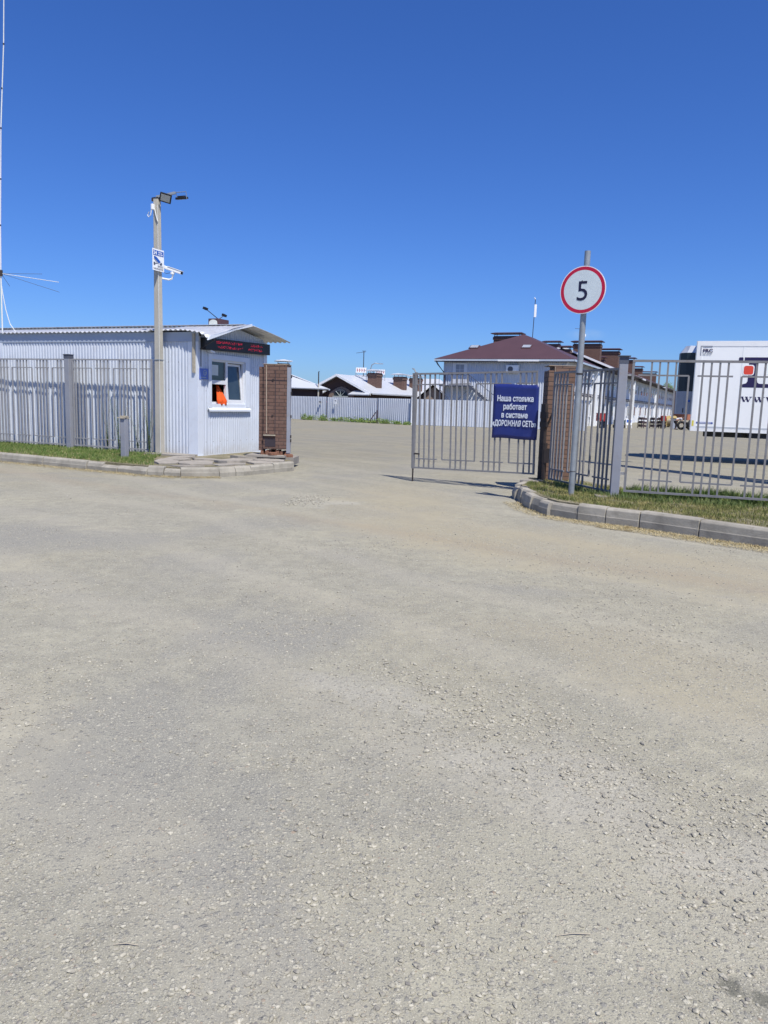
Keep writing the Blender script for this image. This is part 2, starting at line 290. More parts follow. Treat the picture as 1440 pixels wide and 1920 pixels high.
    for (ox, oy, rr) in ((1.02, 1.93, 0.035), (1.09, 1.89, 0.03)):
        dx = mth(n, 'SUBTRACT', sx.outputs[0], ox); dy = mth(n, 'SUBTRACT', sx.outputs[1], oy)
        d = mth(n, 'SQRT', mth(n, 'ADD', mth(n, 'MULTIPLY', dx, dx), mth(n, 'MULTIPLY', dy, dy)))
        d = mth(n, 'ADD', d, mth(n, 'MULTIPLY', mth(n, 'SUBTRACT', noise(n, v, 45, 4).outputs[0], 0.5), 0.07))
        f = ramp(n, mth(n, 'DIVIDE', d, rr * 2), [(0.3, (0.75,) * 3), (0.62, (0, 0, 0))]).outputs[0]
        c = mixc(n, f, c, (0.11, 0.11, 0.09))
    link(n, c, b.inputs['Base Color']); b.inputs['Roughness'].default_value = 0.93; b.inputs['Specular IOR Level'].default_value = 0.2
    hsum = mth(n, 'ADD', hsum, mth(n, 'MULTIPLY', small.outputs[0], 1.6))
    bump(n, b, hsum, 0.75, 0.0042)
    return mt
M['ground'] = ground_mat()
def stone_mat():
    mt, n, b = nodes('loose_stone'); v = objcoord(n)
    a = noise(n, v, 55, 1)
    c = ramp(n, a.outputs[0], [(0.30, (0.19, 0.18, 0.16)), (0.42, (0.28, 0.265, 0.215)), (0.55, (0.36, 0.34, 0.27)), (0.70, (0.48, 0.455, 0.37))]).outputs[0]
    link(n, c, b.inputs['Base Color']); b.inputs['Roughness'].default_value = 0.9
    return mt
M['stone'] = stone_mat()

# ------------------------------------------------------------------ builders
class MB:
    """collects boxes, beams, tubes and sheets; build() links them as ONE mesh object"""
    def __init__(s): s.v = []; s.f = []
    def raw(s, vs, fs):
        o = len(s.v); s.v += [tuple(p) for p in vs]; s.f += [tuple(i + o for i in q) for q in fs]; return s
    def box(s, x0, x1, y0, y1, z0, z1, rot=0, about=None, tilt=None):
        vs = [Vector((x, y, z)) for z in (z0, z1) for y in (y0, y1) for x in (x0, x1)]
        if rot or tilt:
            c = Vector(about) if about else Vector(((x0 + x1) / 2, (y0 + y1) / 2, (z0 + z1) / 2))
            q = Matrix.Rotation(rot, 3, 'Z') @ (Matrix.Rotation(tilt[1], 3, tilt[0]) if tilt else Matrix.Identity(3))
            vs = [q @ (p - c) + c for p in vs]
        return s.raw(vs, [(0, 2, 3, 1), (4, 5, 7, 6), (0, 1, 5, 4), (2, 6, 7, 3), (0, 4, 6, 2), (1, 3, 7, 5)])
    def beam(s, a, b, w, h=None):
        a = Vector(a); b = Vector(b); h = h or w; d = (b - a).normalized()
        ref = Vector((0, 0, 1)) if abs(d.z) < 0.95 else Vector((0, 1, 0))
        x = d.cross(ref).normalized(); y = x.cross(d).normalized()
        vs = [p + x * (sx * w / 2) + y * (sy * h / 2) for p in (a, b) for sx, sy in ((-1, -1), (1, -1), (1, 1), (-1, 1))]
        return s.raw(vs, [(3, 2, 1, 0), (4, 5, 6, 7)] + [(i, (i + 1) % 4, 4 + (i + 1) % 4, 4 + i) for i in range(4)])
    def tube(s, pts, r, n=10, cap=True):
        pts = [Vector(p) for p in pts]; rs = r if isinstance(r, (list, tuple)) else [r] * len(pts)
        rings = []
        for i, p in enumerate(pts):
            d = (pts[min(i + 1, len(pts) - 1)] - pts[max(i - 1, 0)]).normalized()
            ref = Vector((0, 0, 1)) if abs(d.z) < 0.9 else Vector((0, 1, 0))
            x = d.cross(ref).normalized(); y = x.cross(d).normalized()
            rings.append([p + (x * math.cos(2 * math.pi * k / n) + y * math.sin(2 * math.pi * k / n)) * rs[i] for k in range(n)])
        vs = [q for rr in rings for q in rr]; fs = []
        for i in range(len(pts) - 1):
            for k in range(n):
                fs.append((i * n + k, i * n + (k + 1) % n, (i + 1) * n + (k + 1) % n, (i + 1) * n + k))
        if cap: fs += [tuple(range(n - 1, -1, -1)), tuple((len(pts) - 1) * n + k for k in range(n))]
        return s.raw(vs, fs)
    def disc(s, c, r, ax_x, ax_y, thick, n=48, r_in=0):
        """a round plate (or ring) with thickness; ax_x, ax_y span its face, thickness goes behind"""
        c = Vector(c); ax = Vector(ax_x).normalized(); ay = Vector(ax_y).normalized(); nn = ax.cross(ay)
        P = lambda rr, k, t: c + (ax * math.cos(2 * math.pi * k / n) + ay * math.sin(2 * math.pi * k / n)) * rr - nn * t
        vs = [P(r, k, 0) for k in range(n)] + [P(r, k, thick) for k in range(n)]; fs = [(k, k + n, (k + 1) % n + n, (k + 1) % n) for k in range(n)]
        if r_in:
            vs += [P(r_in, k, 0) for k in range(n)] + [P(r_in, k, thick) for k in range(n)]
            for k in range(n):
                j = (k + 1) % n; fs += [(k, j, j + 2 * n, k + 2 * n), (k + n, k + 3 * n, j + 3 * n, j + n), (k + 2 * n, j + 2 * n, j + 3 * n, k + 3 * n)]
        else: fs += [tuple(range(n)), tuple(range(2 * n - 1, n - 1, -1))]
        return s.raw(vs, fs)
    def prism(s, poly, z0, z1):
        n = len(poly); vs = [(x, y, z0) for x, y in poly] + [(x, y, z1) for x, y in poly]
        return s.raw(vs, [tuple(range(n - 1, -1, -1)), tuple(range(n, 2 * n))] + [(i, (i + 1) % n, (i + 1) % n + n, i + n) for i in range(n)])
    def extrude(s, poly, O, ax, ay, t):
        """polygon (u, v) drawn on the plane through O spanned by ax, ay, with thickness t behind it"""
        O = Vector(O); ax = Vector(ax); ay = Vector(ay); nn = ax.cross(ay).normalized(); n = len(poly)
        f = [O + ax * u + ay * w for u, w in poly]; bk = [p - nn * t for p in f]
        return s.raw(f + bk, [tuple(range(n)), tuple(range(2 * n - 1, n - 1, -1))] + [(i, i + n, (i + 1) % n + n, (i + 1) % n) for i in range(n)])
    def wave(s, O, ax, ay, nn, w, h, pitch=0.1, depth=0.02, kind='trap', h_fn=None, th=0.0015):
        """a profiled sheet: ribs run along ay, the wave goes along ax"""
        O = Vector(O); ax = Vector(ax); ay = Vector(ay); nn = Vector(nn); prof = []
        k = 0; u = 0.0
        while u < w - 1e-6:
            if kind == 'trap': q = [(0, 0), (0.32, 0), (0.5, 1), (0.82, 1)]
            else: q = [(j / 8, 0.5 - 0.5 * math.cos(2 * math.pi * j / 8)) for j in range(8)]
            for a, d in q:
                if u + a * pitch < w: prof.append((u + a * pitch, d * depth))
            u += pitch
        prof.append((w, prof[-1][1]))
        vs = []; fs = []
        for u, d in prof:
            lo, hi = (0, h) if h_fn is None else h_fn(u)
            vs += [O + ax * u + nn * d + ay * lo, O + ax * u + nn * d + ay * hi]
        for i in range(len(prof) - 1): fs.append((2 * i, 2 * i + 2, 2 * i + 3, 2 * i + 1))
        return s.raw(vs, fs)
    def build(s, name, mt, parent=None, smooth=False, bevel=0.0, loc=None):
        me = bpy.data.meshes.new(name); me.from_pydata(s.v, [], s.f); me.update()
        me.materials.append(M[mt] if isinstance(mt, str) else mt)
        if smooth:
            for p in me.polygons: p.use_smooth = True
        o = bpy.data.objects.new(name, me); COL.objects.link(o)
        if parent: o.parent = parent
        if loc: o.location = loc
        if smooth and smooth != 'all':
            md = o.modifiers.new('edge', 'EDGE_SPLIT'); md.split_angle = R(40)
        if bevel:
            md = o.modifiers.new('bevel', 'BEVEL'); md.width = bevel; md.segments = 2; md.limit_method = 'ANGLE'
        return o
def tag(o, label=None, cat=None, group=None, kind=None):
    if label: o['label'] = label
    if cat: o['category'] = cat
    if group: o['group'] = group
    if kind: o['kind'] = kind
    return o
def thing(name, label, cat, loc=(0, 0, 0), rz=0, group=None):
    o = bpy.data.objects.new(name, None); COL.objects.link(o); o.location = loc; o.rotation_euler = (0, 0, rz)
    o.empty_display_size = 0.2
    return tag(o, label, cat, group)
def struct(name, mb, mt, **k):
    return tag(mb.build(name, mt, **k), kind='structure')
def copy_tree(o, parent=None):
    c = o.copy(); COL.objects.link(c); c.parent = parent
    for ch in list(o.children): copy_tree(ch, c)
    return c
def text(name, s, size, mt, parent, loc, rot, sx=1.0, bold=0.0, ext=0.0015, align='LEFT', shear=0.0):
    """letters as a thin mesh of their own; face towards -Y before rot"""
    cu = bpy.data.curves.new(name, 'FONT'); cu.body = s; cu.size = size; cu.extrude = ext; cu.offset = bold
    cu.align_x = align; cu.shear = shear; cu.resolution_u = 3
    t = bpy.data.objects.new(name, cu); COL.objects.link(t); bpy.context.view_layer.update()
    dg = bpy.context.evaluated_depsgraph_get(); me = bpy.data.meshes.new_from_object(t.evaluated_get(dg))
    bpy.data.objects.remove(t); bpy.data.curves.remove(cu)
    mx = Matrix.Rotation(R(90), 4, 'X') @ Matrix.Diagonal((sx, 1, 1, 1)); me.transform(mx); me.name = name
    me.materials.clear(); me.materials.append(M[mt])
    o = bpy.data.objects.new(name, me); COL.objects.link(o); o.parent = parent; o.location = loc; o.rotation_euler = rot
    return o

# ------------------------------------------------------------------ setting: ground, verges, kerbs
g = MB(); g.raw([(-2500, -400, 0), (2500, -400, 0), (2500, 5000, 0), (-2500, 5000, 0)], [(0, 1, 2, 3)])
struct('ground', g, 'ground')
TL, TR = 0.19, 0.235
kerbL = [(-14.5, 20.6), (-12.2, 19.35), (-10.0, 18.15), (-8.94, 17.58), (-7.67, 16.90), (-6.45, 16.25), (-5.62, 15.83), (-4.85, 15.42), (-4.14, 15.27), (-3.41, 15.52), (-2.87, 16.16), (-2.48, 16.85), (-2.10, 17.45)]
kerbR = [(2.62, 14.25), (2.33, 13.6), (2.29, 12.8), (2.33, 11.9), (2.48, 11.25), (2.79, 10.86), (3.12, 10.58), (3.50, 10.28), (4.07, 9.67), (4.68, 9.03), (5.6, 8.1), (6.8, 6.9), (8.0, 5.7)]
def kerb(line, T, side, seed, broken=()):
    rnd = random.Random(seed); mb = MB()
    for i in range(len(line) - 1):
        a = Vector((*line[i], 0)); b = Vector((*line[i + 1], 0)); d = (b - a); L = d.length; d.normalize(); nrm = Vector((-d.y, d.x, 0)) * side
        k = max(1, round(L / (0.42 if i in broken else 1.0)))
        for j in range(k):
            p = a + d * (L * j / k + 0.006); q = a + d * (L * (j + 1) / k - 0.006)
            tz = T + rnd.uniform(-0.012, 0.014) - (rnd.uniform(0.0, 0.06) if i in broken else 0)
            off = nrm * rnd.uniform(-0.012, 0.012) * (3 if i in broken else 1); w = 0.15; cz = rnd.uniform(.015, .05) if i in broken else .012
            prof = [(0.0, -0.05), (-0.005, T * 0.44), (0.0, T * 0.49), (cz * .7, tz - 0.03), (cz + .023, tz), (w, tz), (w, -0.05)]
            vs = [p + off + nrm * u + Vector((0, 0, z)) for u, z in prof] + [q + off + nrm * u + Vector((0, 0, z + rnd.uniform(-0.006, 0.006) * (z > T * 0.5))) for u, z in prof]
            n = len(prof); mb.raw(vs, [tuple(range(n)), tuple(range(2 * n - 1, n - 1, -1))] + [(x, x + n, (x + 1) % n + n, (x + 1) % n) for x in range(n)])
    return mb
struct('kerb', kerb(kerbL, TL + 0.012, 1, 3, (5, 6, 7, 9)), 'kerb', bevel=0.008)
struct('kerb', kerb(kerbR, TR + 0.012, 1, 5, (1, 2, 3, 4)), 'kerb', bevel=0.008)
def inset(line, d):
    out = []
    for i, p in enumerate(line):
        a = Vector(line[max(i - 1, 0)]); b = Vector(line[min(i + 1, len(line) - 1)]); t = (b - a).normalized()
        out.append((p[0] - t.y * d, p[1] + t.x * d))
    return out
vl = inset(kerbL, 0.12) + [(-2.32, 18.5), (-2.9, 19.3), (-3.3, 20.6), (-4.2, 21), (-8, 24), (-14.5, 27)]
struct('verge', MB().prism(vl, -0.05, TL), 'soil')
vr = inset(kerbR, 0.12) + [(9, 7.5), (7.2, 11.0), (5.6, 12.4), (4.3, 13.6), (3.75, 14.9), (2.85, 15.0)]
struct('verge', MB().prism(vr, -0.05, TR), 'soil')
# cracked concrete apron in front of the kiosk
def in_poly(x, y, poly):
    c = False; j = len(poly) - 1
    for i in range(len(poly)):
        if (poly[i][1] > y) != (poly[j][1] > y) and x < (poly[j][0] - poly[i][0]) * (y - poly[i][1]) / (poly[j][1] - poly[i][1]) + poly[i][0]: c = not c
        j = i
    return c
rnd = random.Random(21); ap = MB()
apron = inset(kerbL, 0.16)[7:] + [(-2.4, 18.3), (-3.2, 18.5), (-4.3, 18.3), (-5.0, 17.7), (-5.2, 16.6)]
cells = [(x0, y0) for x0 in (-5.2, -4.5, -3.8, -3.1, -2.4) for y0 in (15.2, 15.9, 16.6, 17.3, 18.0)]
for (x0, y0) in cells:
    cx, cy = x0 + 0.35 + rnd.uniform(-.08, .08), y0 + 0.35 + rnd.uniform(-.08, .08)
    pts = [];
    for k in range(9):
        a = 2 * math.pi * k / 9 + rnd.uniform(-.2, .2); r = rnd.uniform(0.34, 0.46)
        pts.append((cx + r * math.cos(a), cy + r * math.sin(a)))
    if sum(in_poly(px_, py_, apron) for px_, py_ in pts) < 9: 
        if not in_poly(cx, cy, apron): continue
        pts = [(px_ if in_poly(px_, py_, apron) else cx + (px_ - cx) * 0.45, py_ if in_poly(px_, py_, apron) else cy + (py_ - cy) * 0.45) for px_, py_ in pts]
    z = TL + rnd.uniform(0.012, 0.055); tx, ty = rnd.uniform(-.05, .05), rnd.uniform(-.05, .05)
    n = len(pts); ap.raw([(x, y, TL - 0.02) for x, y in pts] + [(x, y, z + (x - cx) * tx + (y - cy) * ty) for x, y in pts], [tuple(range(n, 2 * n))] + [(i, (i + 1) % n, (i + 1) % n + n, i + n) for i in range(n)])
struct('apron', ap, 'broken')

# ------------------------------------------------------------------ fence panels of the one design
BAR = 0.027
def fence_panel(L, H, z0, name='panel', parent=None, mt='fence_steel', half=0.735, start=0.03, first=True, end_l=True, end_r=True, top_ext=(0, 0)):
    mb = MB(); zt = z0 + H; zu = zt - 0.235; zl = z0 + 0.205; r = BAR / 2
    mb.box(-top_ext[0], L + top_ext[1], -0.021, 0.021, zt - 0.036, zt)
    mb.box(0.0, L, -0.019, 0.019, z0, z0 + 0.032)
    if end_l: mb.box(0, 0.036, -0.018, 0.018, z0 + 0.032, zt - 0.036)
    if end_r: mb.box(L - 0.036, L, -0.018, 0.018, z0 + 0.032, zt - 0.036)
    x = start; up = first; k = 0
    prev = None
    while x < L - 0.06:
        for j in range(4):
            bx = x + 0.117 * j
            if bx < L - 0.07 and bx > 0.05: mb.box(bx - r, bx + r, -r, r, z0 + 0.032, zt - 0.036)
        xs = x + 0.117 * 3 + 0.19                      # short upright of the meander
        a = max(x - 0.19, 0.036); bE = min(xs, L - 0.036)
        zj, zd = (zu, zl) if up else (zl, zu)
        mb.box(a, bE, -0.012, 0.012, zj - 0.012, zj + 0.012)          # joined rail
        mb.box(max(x - 0.07, 0.036), min(x + 0.117 * 3 + 0.07, L - 0.036), -0.012, 0.012, zd - 0.012, zd + 0.012)   # free dash
        if xs < L - 0.05: mb.box(xs - 0.013, xs + 0.013, -0.013, 0.013, zl, zu)
        x = xs + 0.19; up = not up; k += 1
    return mb.build(name, mt, parent)

# left fence: runs just ahead of the kiosk wall
pl0 = Vector((-5.64, 18.80)); pl1 = Vector((-8.29, 19.95)); dl = (pl1 - pl0).normalized()
angL = math.atan2(-dl.y, -dl.x)          # local +x points right
def post(parent, x, z0, h, w=0.16, mt='post_steel'):
    o = MB().box(x - w / 2, x + w / 2, -w / 2, w / 2, z0, z0 + h).build('post', mt, parent, bevel=0.006)
    MB().box(x - w / 2 - 0.02, x + w / 2 + 0.02, -w / 2 - 0.02, w / 2 + 0.02, z0 + h, z0 + h + 0.012).box(x - w / 2 - 0.006, x + w / 2 + 0.006, -w / 2 - 0.006, w / 2 + 0.006, z0 + h - 0.09, z0 + h).build('post_cap', 'cap_steel', o)
    MB().box(x - 0.2, x + 0.2, -0.2, 0.2, z0 - 0.03, z0 + 0.02).build('footing', 'concrete', o)
    return o
gap = (pl1 - pl0).length
ft = thing('steel_fence', 'grey steel bar fence with meander rails standing against the white kiosk wall', 'fence', (pl1.x, pl1.y, 0), angL)
fp = fence_panel(gap - 0.30, 2.24, 0.27, parent=ft, start=0.10); fp.location = (0.13, 0, 0)
fp2 = fence_panel(gap - 0.22, 2.24, 0.27, parent=ft, start=0.20, first=False); fp2.location = (-(gap - 0.22) - 0.11, 0, 0)
fp3 = fence_panel(3.0, 2.24, 0.27, parent=ft, start=0.14); fp3.location = (-gap - 3.1, 0, 0)
post(ft, 0, TL, 2.42, 0.16); post(ft, -gap - 0.03, TL, 2.42, 0.16)
# stub post in the grass
sp = thing('stub_post', 'short grey steel post topped with a scrap of board, in the left grass', 'post', (-5.96, 17.3, TL), R(-20))
MB().box(-0.065, 0.065, -0.065, 0.065, -0.1, 0.90).build('post', 'post_steel', sp, bevel=0.008)
MB().box(-0.12, 0.07, -0.10, 0.09, 0.905, 0.925, tilt=('Y', 0.05)).box(-0.06, 0.075, -0.08, 0.07, 0.925, 0.965, rot=0.2).box(-0.09, -0.02, -0.02, 0.06, 0.88, 0.905, tilt=('X', .2)).build('scrap_board', 'board', sp)

# ------------------------------------------------------------------ the kiosk
KZ = 0.16; KA = math.atan2(-0.394, 0.919)
kb = thing('kiosk', 'white corrugated metal guard kiosk with a serving window and a wavy overhanging roof', 'kiosk', (-4.63, 18.67, KZ), KA)
KL, KW, KH = 9.0, 3.05, 2.93
X = Vector((1, 0, 0)); Y = Vector((0, 1, 0)); Z = Vector((0, 0, 1))
hgt = 2.90
# long wall (faces -y): ribs upright
w = MB(); w.wave((-KL, 0, 0.03), X, Z, -Y, KL - 6.78 + 0.0, hgt, 0.1, 0.020)
w.wave((-6.5, 0, 0.03), X, Z, -Y, 6.5 - 0.24, hgt, 0.1, 0.020)
w.build('long_wall', 'sheet', kb)
def gable(y): return 3.02 + (0.27 * (y + .2) / 1.9 if y < 1.65 else 0.27 * (3.5 - y) / 1.85) - 0.06
WY0, WY1, WZ0, WZ1 = 0.40, 2.20, 1.22, 2.54
w = MB()
w.wave((0, 0.16, 0.03), Y, Z, X, WY0 - 0.16, 1, 0.1, 0.020, h_fn=lambda u: (0, gable(0.16 + u)))
w.wave((0, WY1, 0.03), Y, Z, X, KW - 0.10 - WY1, 1, 0.1, 0.020, h_fn=lambda u: (0, gable(WY1 + u)))
w.wave((0, WY0, 0.03), Y, Z, X, WY1 - WY0, 1, 0.1, 0.020, h_fn=lambda u: (0, WZ0 - 0.03))
w.wave((0, WY0, 0.03), Y, Z, X, WY1 - WY0, 1, 0.1, 0.020, h_fn=lambda u: (WZ1 - 0.03, gable(WY0 + u)))
w.build('window_wall', 'sheet', kb)
MB().box(-KL, -0.03, KW - 0.03, KW, 0.0, 2.95).build('rear_wall', 'sheet', kb)
t = MB()
t.box(-0.26, 0.026, -0.028, -0.002, 0.0, 2.92).box(0.0, 0.028, -0.002, 0.18, 0.0, 2.92)     # corner flashing
t.box(-6.80, -6.50, -0.030, -0.003, 0.0, 2.92)
t.box(-0.02, 0.034, KW - 0.14, KW + 0.03, 0.0, 3.02)
t.build('corner_trim', 'sheet_trim', kb)
t = MB(); t.box(-KL, 0.03, -0.055, -0.032, -0.02, 0.035).box(0.034, 0.055, -0.055, KW + 0.03, -0.02, 0.035)
t.build('base_rail', 'sheet_trim', kb)
MB().box(-KL, 0.06, -0.034, -0.008, 2.79, 3.02).build('fascia_board', 'fascia', kb)
MB().box(-KL + .1, -0.1, 0.06, KW - .1, -0.14, -0.02).build('floor_frame', 'dark_steel', kb)
# room: back wall, side walls, ceiling
MB().box(-2.6, -2.56, 0.1, KW - .1, 0.0, 2.7).box(-2.56, -0.1, 0.1, 0.14, 0.0, 2.7).box(-2.56, -.1, KW - .18, KW - .14, 0, 2.7).box(-2.56, -.1, .14, KW - .18, 2.66, 2.7).build('room_lining', 'room', kb)
MB().box(-0.75, -0.05, 0.3, 2.3, 1.0, 1.05).box(-1.5, -1.2, 1.5, 2.1, 1.05, 1.45).build('desk', 'beige', kb)
# window
win = MB()
fo = 0.045
win.box(-0.02, fo, WY0, WY1, WZ1 - 0.13, WZ1).box(-0.02, fo, WY0, WY0 + 0.12, WZ0, WZ1 - 0.13).box(-0.02, fo, WY1 - 0.18, WY1, WZ0, WZ1 - 0.13)
win.box(-0.05, 0.03, WY0 + 0.12, WY1 - 0.18, WZ0, WZ0 + 0.09)
winf = win.build('window_surround', 'sheet_trim', kb, bevel=0.004)
iy0, iy1, iz0, iz1 = WY0 + 0.12, WY1 - 0.18, WZ0 + 0.09, WZ1 - 0.13
ym = 1.22
fr = MB(); fx0, fx1 = -0.075, -0.010
fr.box(fx0, fx1, iy0, iy1, iz1 - 0.05, iz1).box(fx0, fx1, iy0, iy0 + 0.05, iz0, iz1 - 0.05).box(fx0, fx1, iy1 - 0.05, iy1, iz0, iz1 - 0.05)
fr.box(fx0, fx1, iy0 + .05, iy1 - .05, iz0, iz0 + 0.05).box(fx0, fx1 + 0.004, ym - 0.035, ym + 0.045, iz0 + 0.05, iz1 - 0.05)
fr.box(fx0, fx1 + 0.003, iy0 + 0.05, ym - 0.035, 1.80, 1.90)
frame = fr.build('window_frame', 'pvc', kb, bevel=0.004)
MB().box(-0.05, -0.044, iy0 + .05, ym - .035, 1.90, iz1 - .05).build('pane', 'pane', frame)
MB().box(-0.075, -0.07, iy0 + .05, ym - .035, 1.90, iz1 - .05).build('blind', 'blind', frame)
MB().box(-0.043, -0.041, iy0 + .07, iy0 + .38, 2.02, iz1 - .13).build('paper_sheet', 'paper', frame)
# right sash, tilted inwards at its top
sash = thing('sash_hold', '', '', (0, 0, 0)); bpy.data.objects.remove(sash)
s2 = MB(); a0, a1, b0, b1 = ym + 0.045, iy1 - 0.055, iz0 + 0.05, iz1 - 0.06
tl = ('Y', R(-5)); ab = (-0.03, 0, b0)
def tb(mb, y0, y1, z0, z1, x0=-0.055, x1=-0.012): return mb.box(x0, x1, y0, y1, z0, z1, about=ab, tilt=tl)
tb(s2, a0, a1, b0, b0 + .06); tb(s2, a0, a1, b1 - .06, b1); tb(s2, a0, a0 + .06, b0 + .06, b1 - .06); tb(s2, a1 - .07, a1, b0 + .06, b1 - .06)
so = s2.build('sash', 'pvc', kb)
tb(MB(), a0 + .06, a1 - .07, b0 + .06, b1 - .06, -0.036, -0.030).build('pane', 'pane', so)
# small inner sash standing open behind the serving hatch
MB().box(-0.30, -0.27, iy0 + .06, iy0 + .11, iz0 + .06, 1.79).box(-0.30, -0.27, iy0 + .28, iy0 + .33, iz0 + .06, 1.79).box(-0.30, -0.27, iy0 + .11, iy0 + .28, iz0 + .06, iz0 + .11).build('inner_sash', 'beige', kb)
sl = MB(); sl.extrude([(0.03, 0.0), (0.085, -0.055), (0.085, -0.10), (0.075, -0.10), (0.075, -0.062), (0.03, -0.03)][::-1], (0, WY0 - 0.03, WZ0), X, Z, (WY1 - WY0 + 0.06))
sl.build('window_sill', 'sheet_trim', kb)
# roof: two slopes of wavy sheet over a ridge, right one kicked up, ripped left corner
def wavy(mb, x0, x1, pts, pitch=0.15, depth=0.035, th=0.008, warp=None):
    """sheet whose waves repeat along x and whose cross-line runs through pts (y, z)"""
    n = int((x1 - x0) / pitch * 8); m_ = len(pts); vs = []; fs = []
    for s_ in (0, 1):
        for i in range(n + 1):
            x = x0 + (x1 - x0) * i / n; d = depth * 0.5 * math.cos(2 * math.pi * (x - x0) / pitch)
            for (y, z) in pts:
                yy, zz = (y, z) if warp is None else warp(x, y, z)
                vs.append((x, yy, zz + d - s_ * th))
    W = (n + 1) * m_
    for i in range(n):
        for j in range(m_ - 1):
            a = i * m_ + j
            fs += [(a, a + m_, a + m_ + 1, a + 1), (W + a, W + a + 1, W + a + m_ + 1, W + a + m_)]
    for i in range(n): 
        a = i * m_; fs += [(a, W + a, W + a + m_, a + m_), (a + m_ - 1, a + 2 * m_ - 1, W + a + 2 * m_ - 1, W + a + m_ - 1)]
    for j in range(m_ - 1):
        a = j; fs += [(a, a + 1, W + a + 1, W + a)]; a = n * m_ + j; fs += [(a, W + a, W + a + 1, a + 1)]
    mb.raw(vs, fs)
def warpL(x, y, z):
    k = max(0, (x + 0.35) / 0.95); f = max(0, (0.9 - y)) / 1.1
    return (y - 0.12 * k * f, z - 0.26 * k * k * f + 0.02 * math.sin(9 * x + 3 * y) * min(1, k * 1.5))
rf = MB(); wavy(rf, -KL, -1.35, [(-0.11, 3.04), (0.4, 3.11), (1.0, 3.20), (1.60, 3.30)])
wavy(rf, -1.42, 0.50, [(-0.16, 3.062), (0.1, 3.09), (0.4, 3.135), (0.8, 3.19), (1.2, 3.255), (1.62, 3.325)], warp=warpL)
rfo = rf.build('roof', 'roof_sheet', kb, smooth='all')
rr = MB(); wavy(rr, -KL, 0.56, [(1.58, 3.325), (2.2, 3.25), (2.8, 3.17), (3.45, 3.06)]); rr.build('roof_slope', 'roof_sheet', kb, smooth='all')
MB().box(-KL, 0.30, 1.50, 1.72, 3.345, 3.36).build('ridge_cap', 'roof_sheet', kb)
# thick torn flashing along the left verge of the canopy
MB().raw([(0.49, -0.28, 2.80), (0.53, -0.28, 2.80), (0.53, 1.58, 3.36), (0.49, 1.58, 3.36), (0.49, -0.22, 2.90), (0.53, -0.22, 2.90), (0.53, 1.58, 3.30), (0.49, 1.58, 3.30)], [(0, 1, 2, 3), (4, 7, 6, 5), (0, 3, 7, 4), (1, 5, 6, 2), (0, 4, 5, 1), (2, 6, 7, 3)]).build('verge_flashing', 'sheet_trim', kb)
MB().beam((0.52, -0.02, 2.83), (0.05, 0.05, 2.62), 0.02).beam((0.06, 0.06, 2.9), (0.06, 0.06, 2.2), 0.014).build('bracket', 'dark_steel', kb)
MB().box(-0.10, -0.03, -0.075, -0.035, 2.05, 2.98).build('batten', 'board', kb)
# LED board
led = thing('led_board', 'black LED ticker board with broken red lettering above the kiosk window', 'display board', (0, 0, 0), 0)
led.matrix_world = kb.matrix_basis @ Matrix.Translation((0.04, 0.10, 2.61)) @ Matrix.Rotation(R(1.2), 4, 'X')
MB().box(0, 0.13, 0, 2.92, 0, 0.29).build('case', 'black', led, bevel=0.008)
rl = random.Random(5); dots = MB()
for row, (segs, z0) in enumerate((([(0.42, 1.55), (1.95, 2.5)], 0.175), ([(0.50, 1.58), (1.85, 2.52)], 0.065))):
    for (u0_, u1_) in segs:
        y = u0_
        while y < u1_:
            for c in range(4):
                for r_ in range(4):
                    if rl.random() < 0.42 and r_ in (1, 2, rl.choice((0, 3))): dots.box(0.1305, 0.134, y + c * 0.016, y + c * 0.016 + 0.013, z0 + r_ * 0.016, z0 + r_ * 0.016 + 0.012)
            y += 0.085
dots.build('led_lettering', 'led_red', led)
MB().box(0.0, 0.12, 0.22, 0.40, -0.05, -0.012, tilt=('X', -.2)).build('bracket', 'sheet_trim', led)
# blue house plate and other wall fittings
hp = thing('wall_plate', 'small blue plate with a ring emblem on the kiosk beside the window', 'sign'); hp.matrix_world = kb.matrix_basis @ Matrix.Translation((0.035, 0.02, 1.90))
MB().box(0, 0.006, 0, 0.36, 0, 0.26).build('plate', 'pale_blue', hp)
MB().disc((0.009, 0.22, 0.16), 0.065, Y, Z, 0.002, 24, 0.052).disc((0.009, 0.24, 0.15), 0.03, Y, Z, 0.002, 20, 0.02).box(0.0065, 0.009, 0.06, 0.27, 0.035, 0.055).build('emblem', 'blind', hp)
wc = thing('wall_socket', 'small white box and round fitting at the right edge of the kiosk wall', 'fitting'); wc.matrix_world = kb.matrix_basis @ Matrix.Translation((0.03, 2.76, 0.95))
MB().box(0, 0.05, -0.05, 0.05, -0.02, 0.14).build('box', 'pvc', wc, bevel=0.01)
MB().tube([(0.0, 0.03, 0.2), (0.13, 0.03, 0.2)], 0.055, 16).build('fitting_cup', 'pvc', wc, smooth=True)
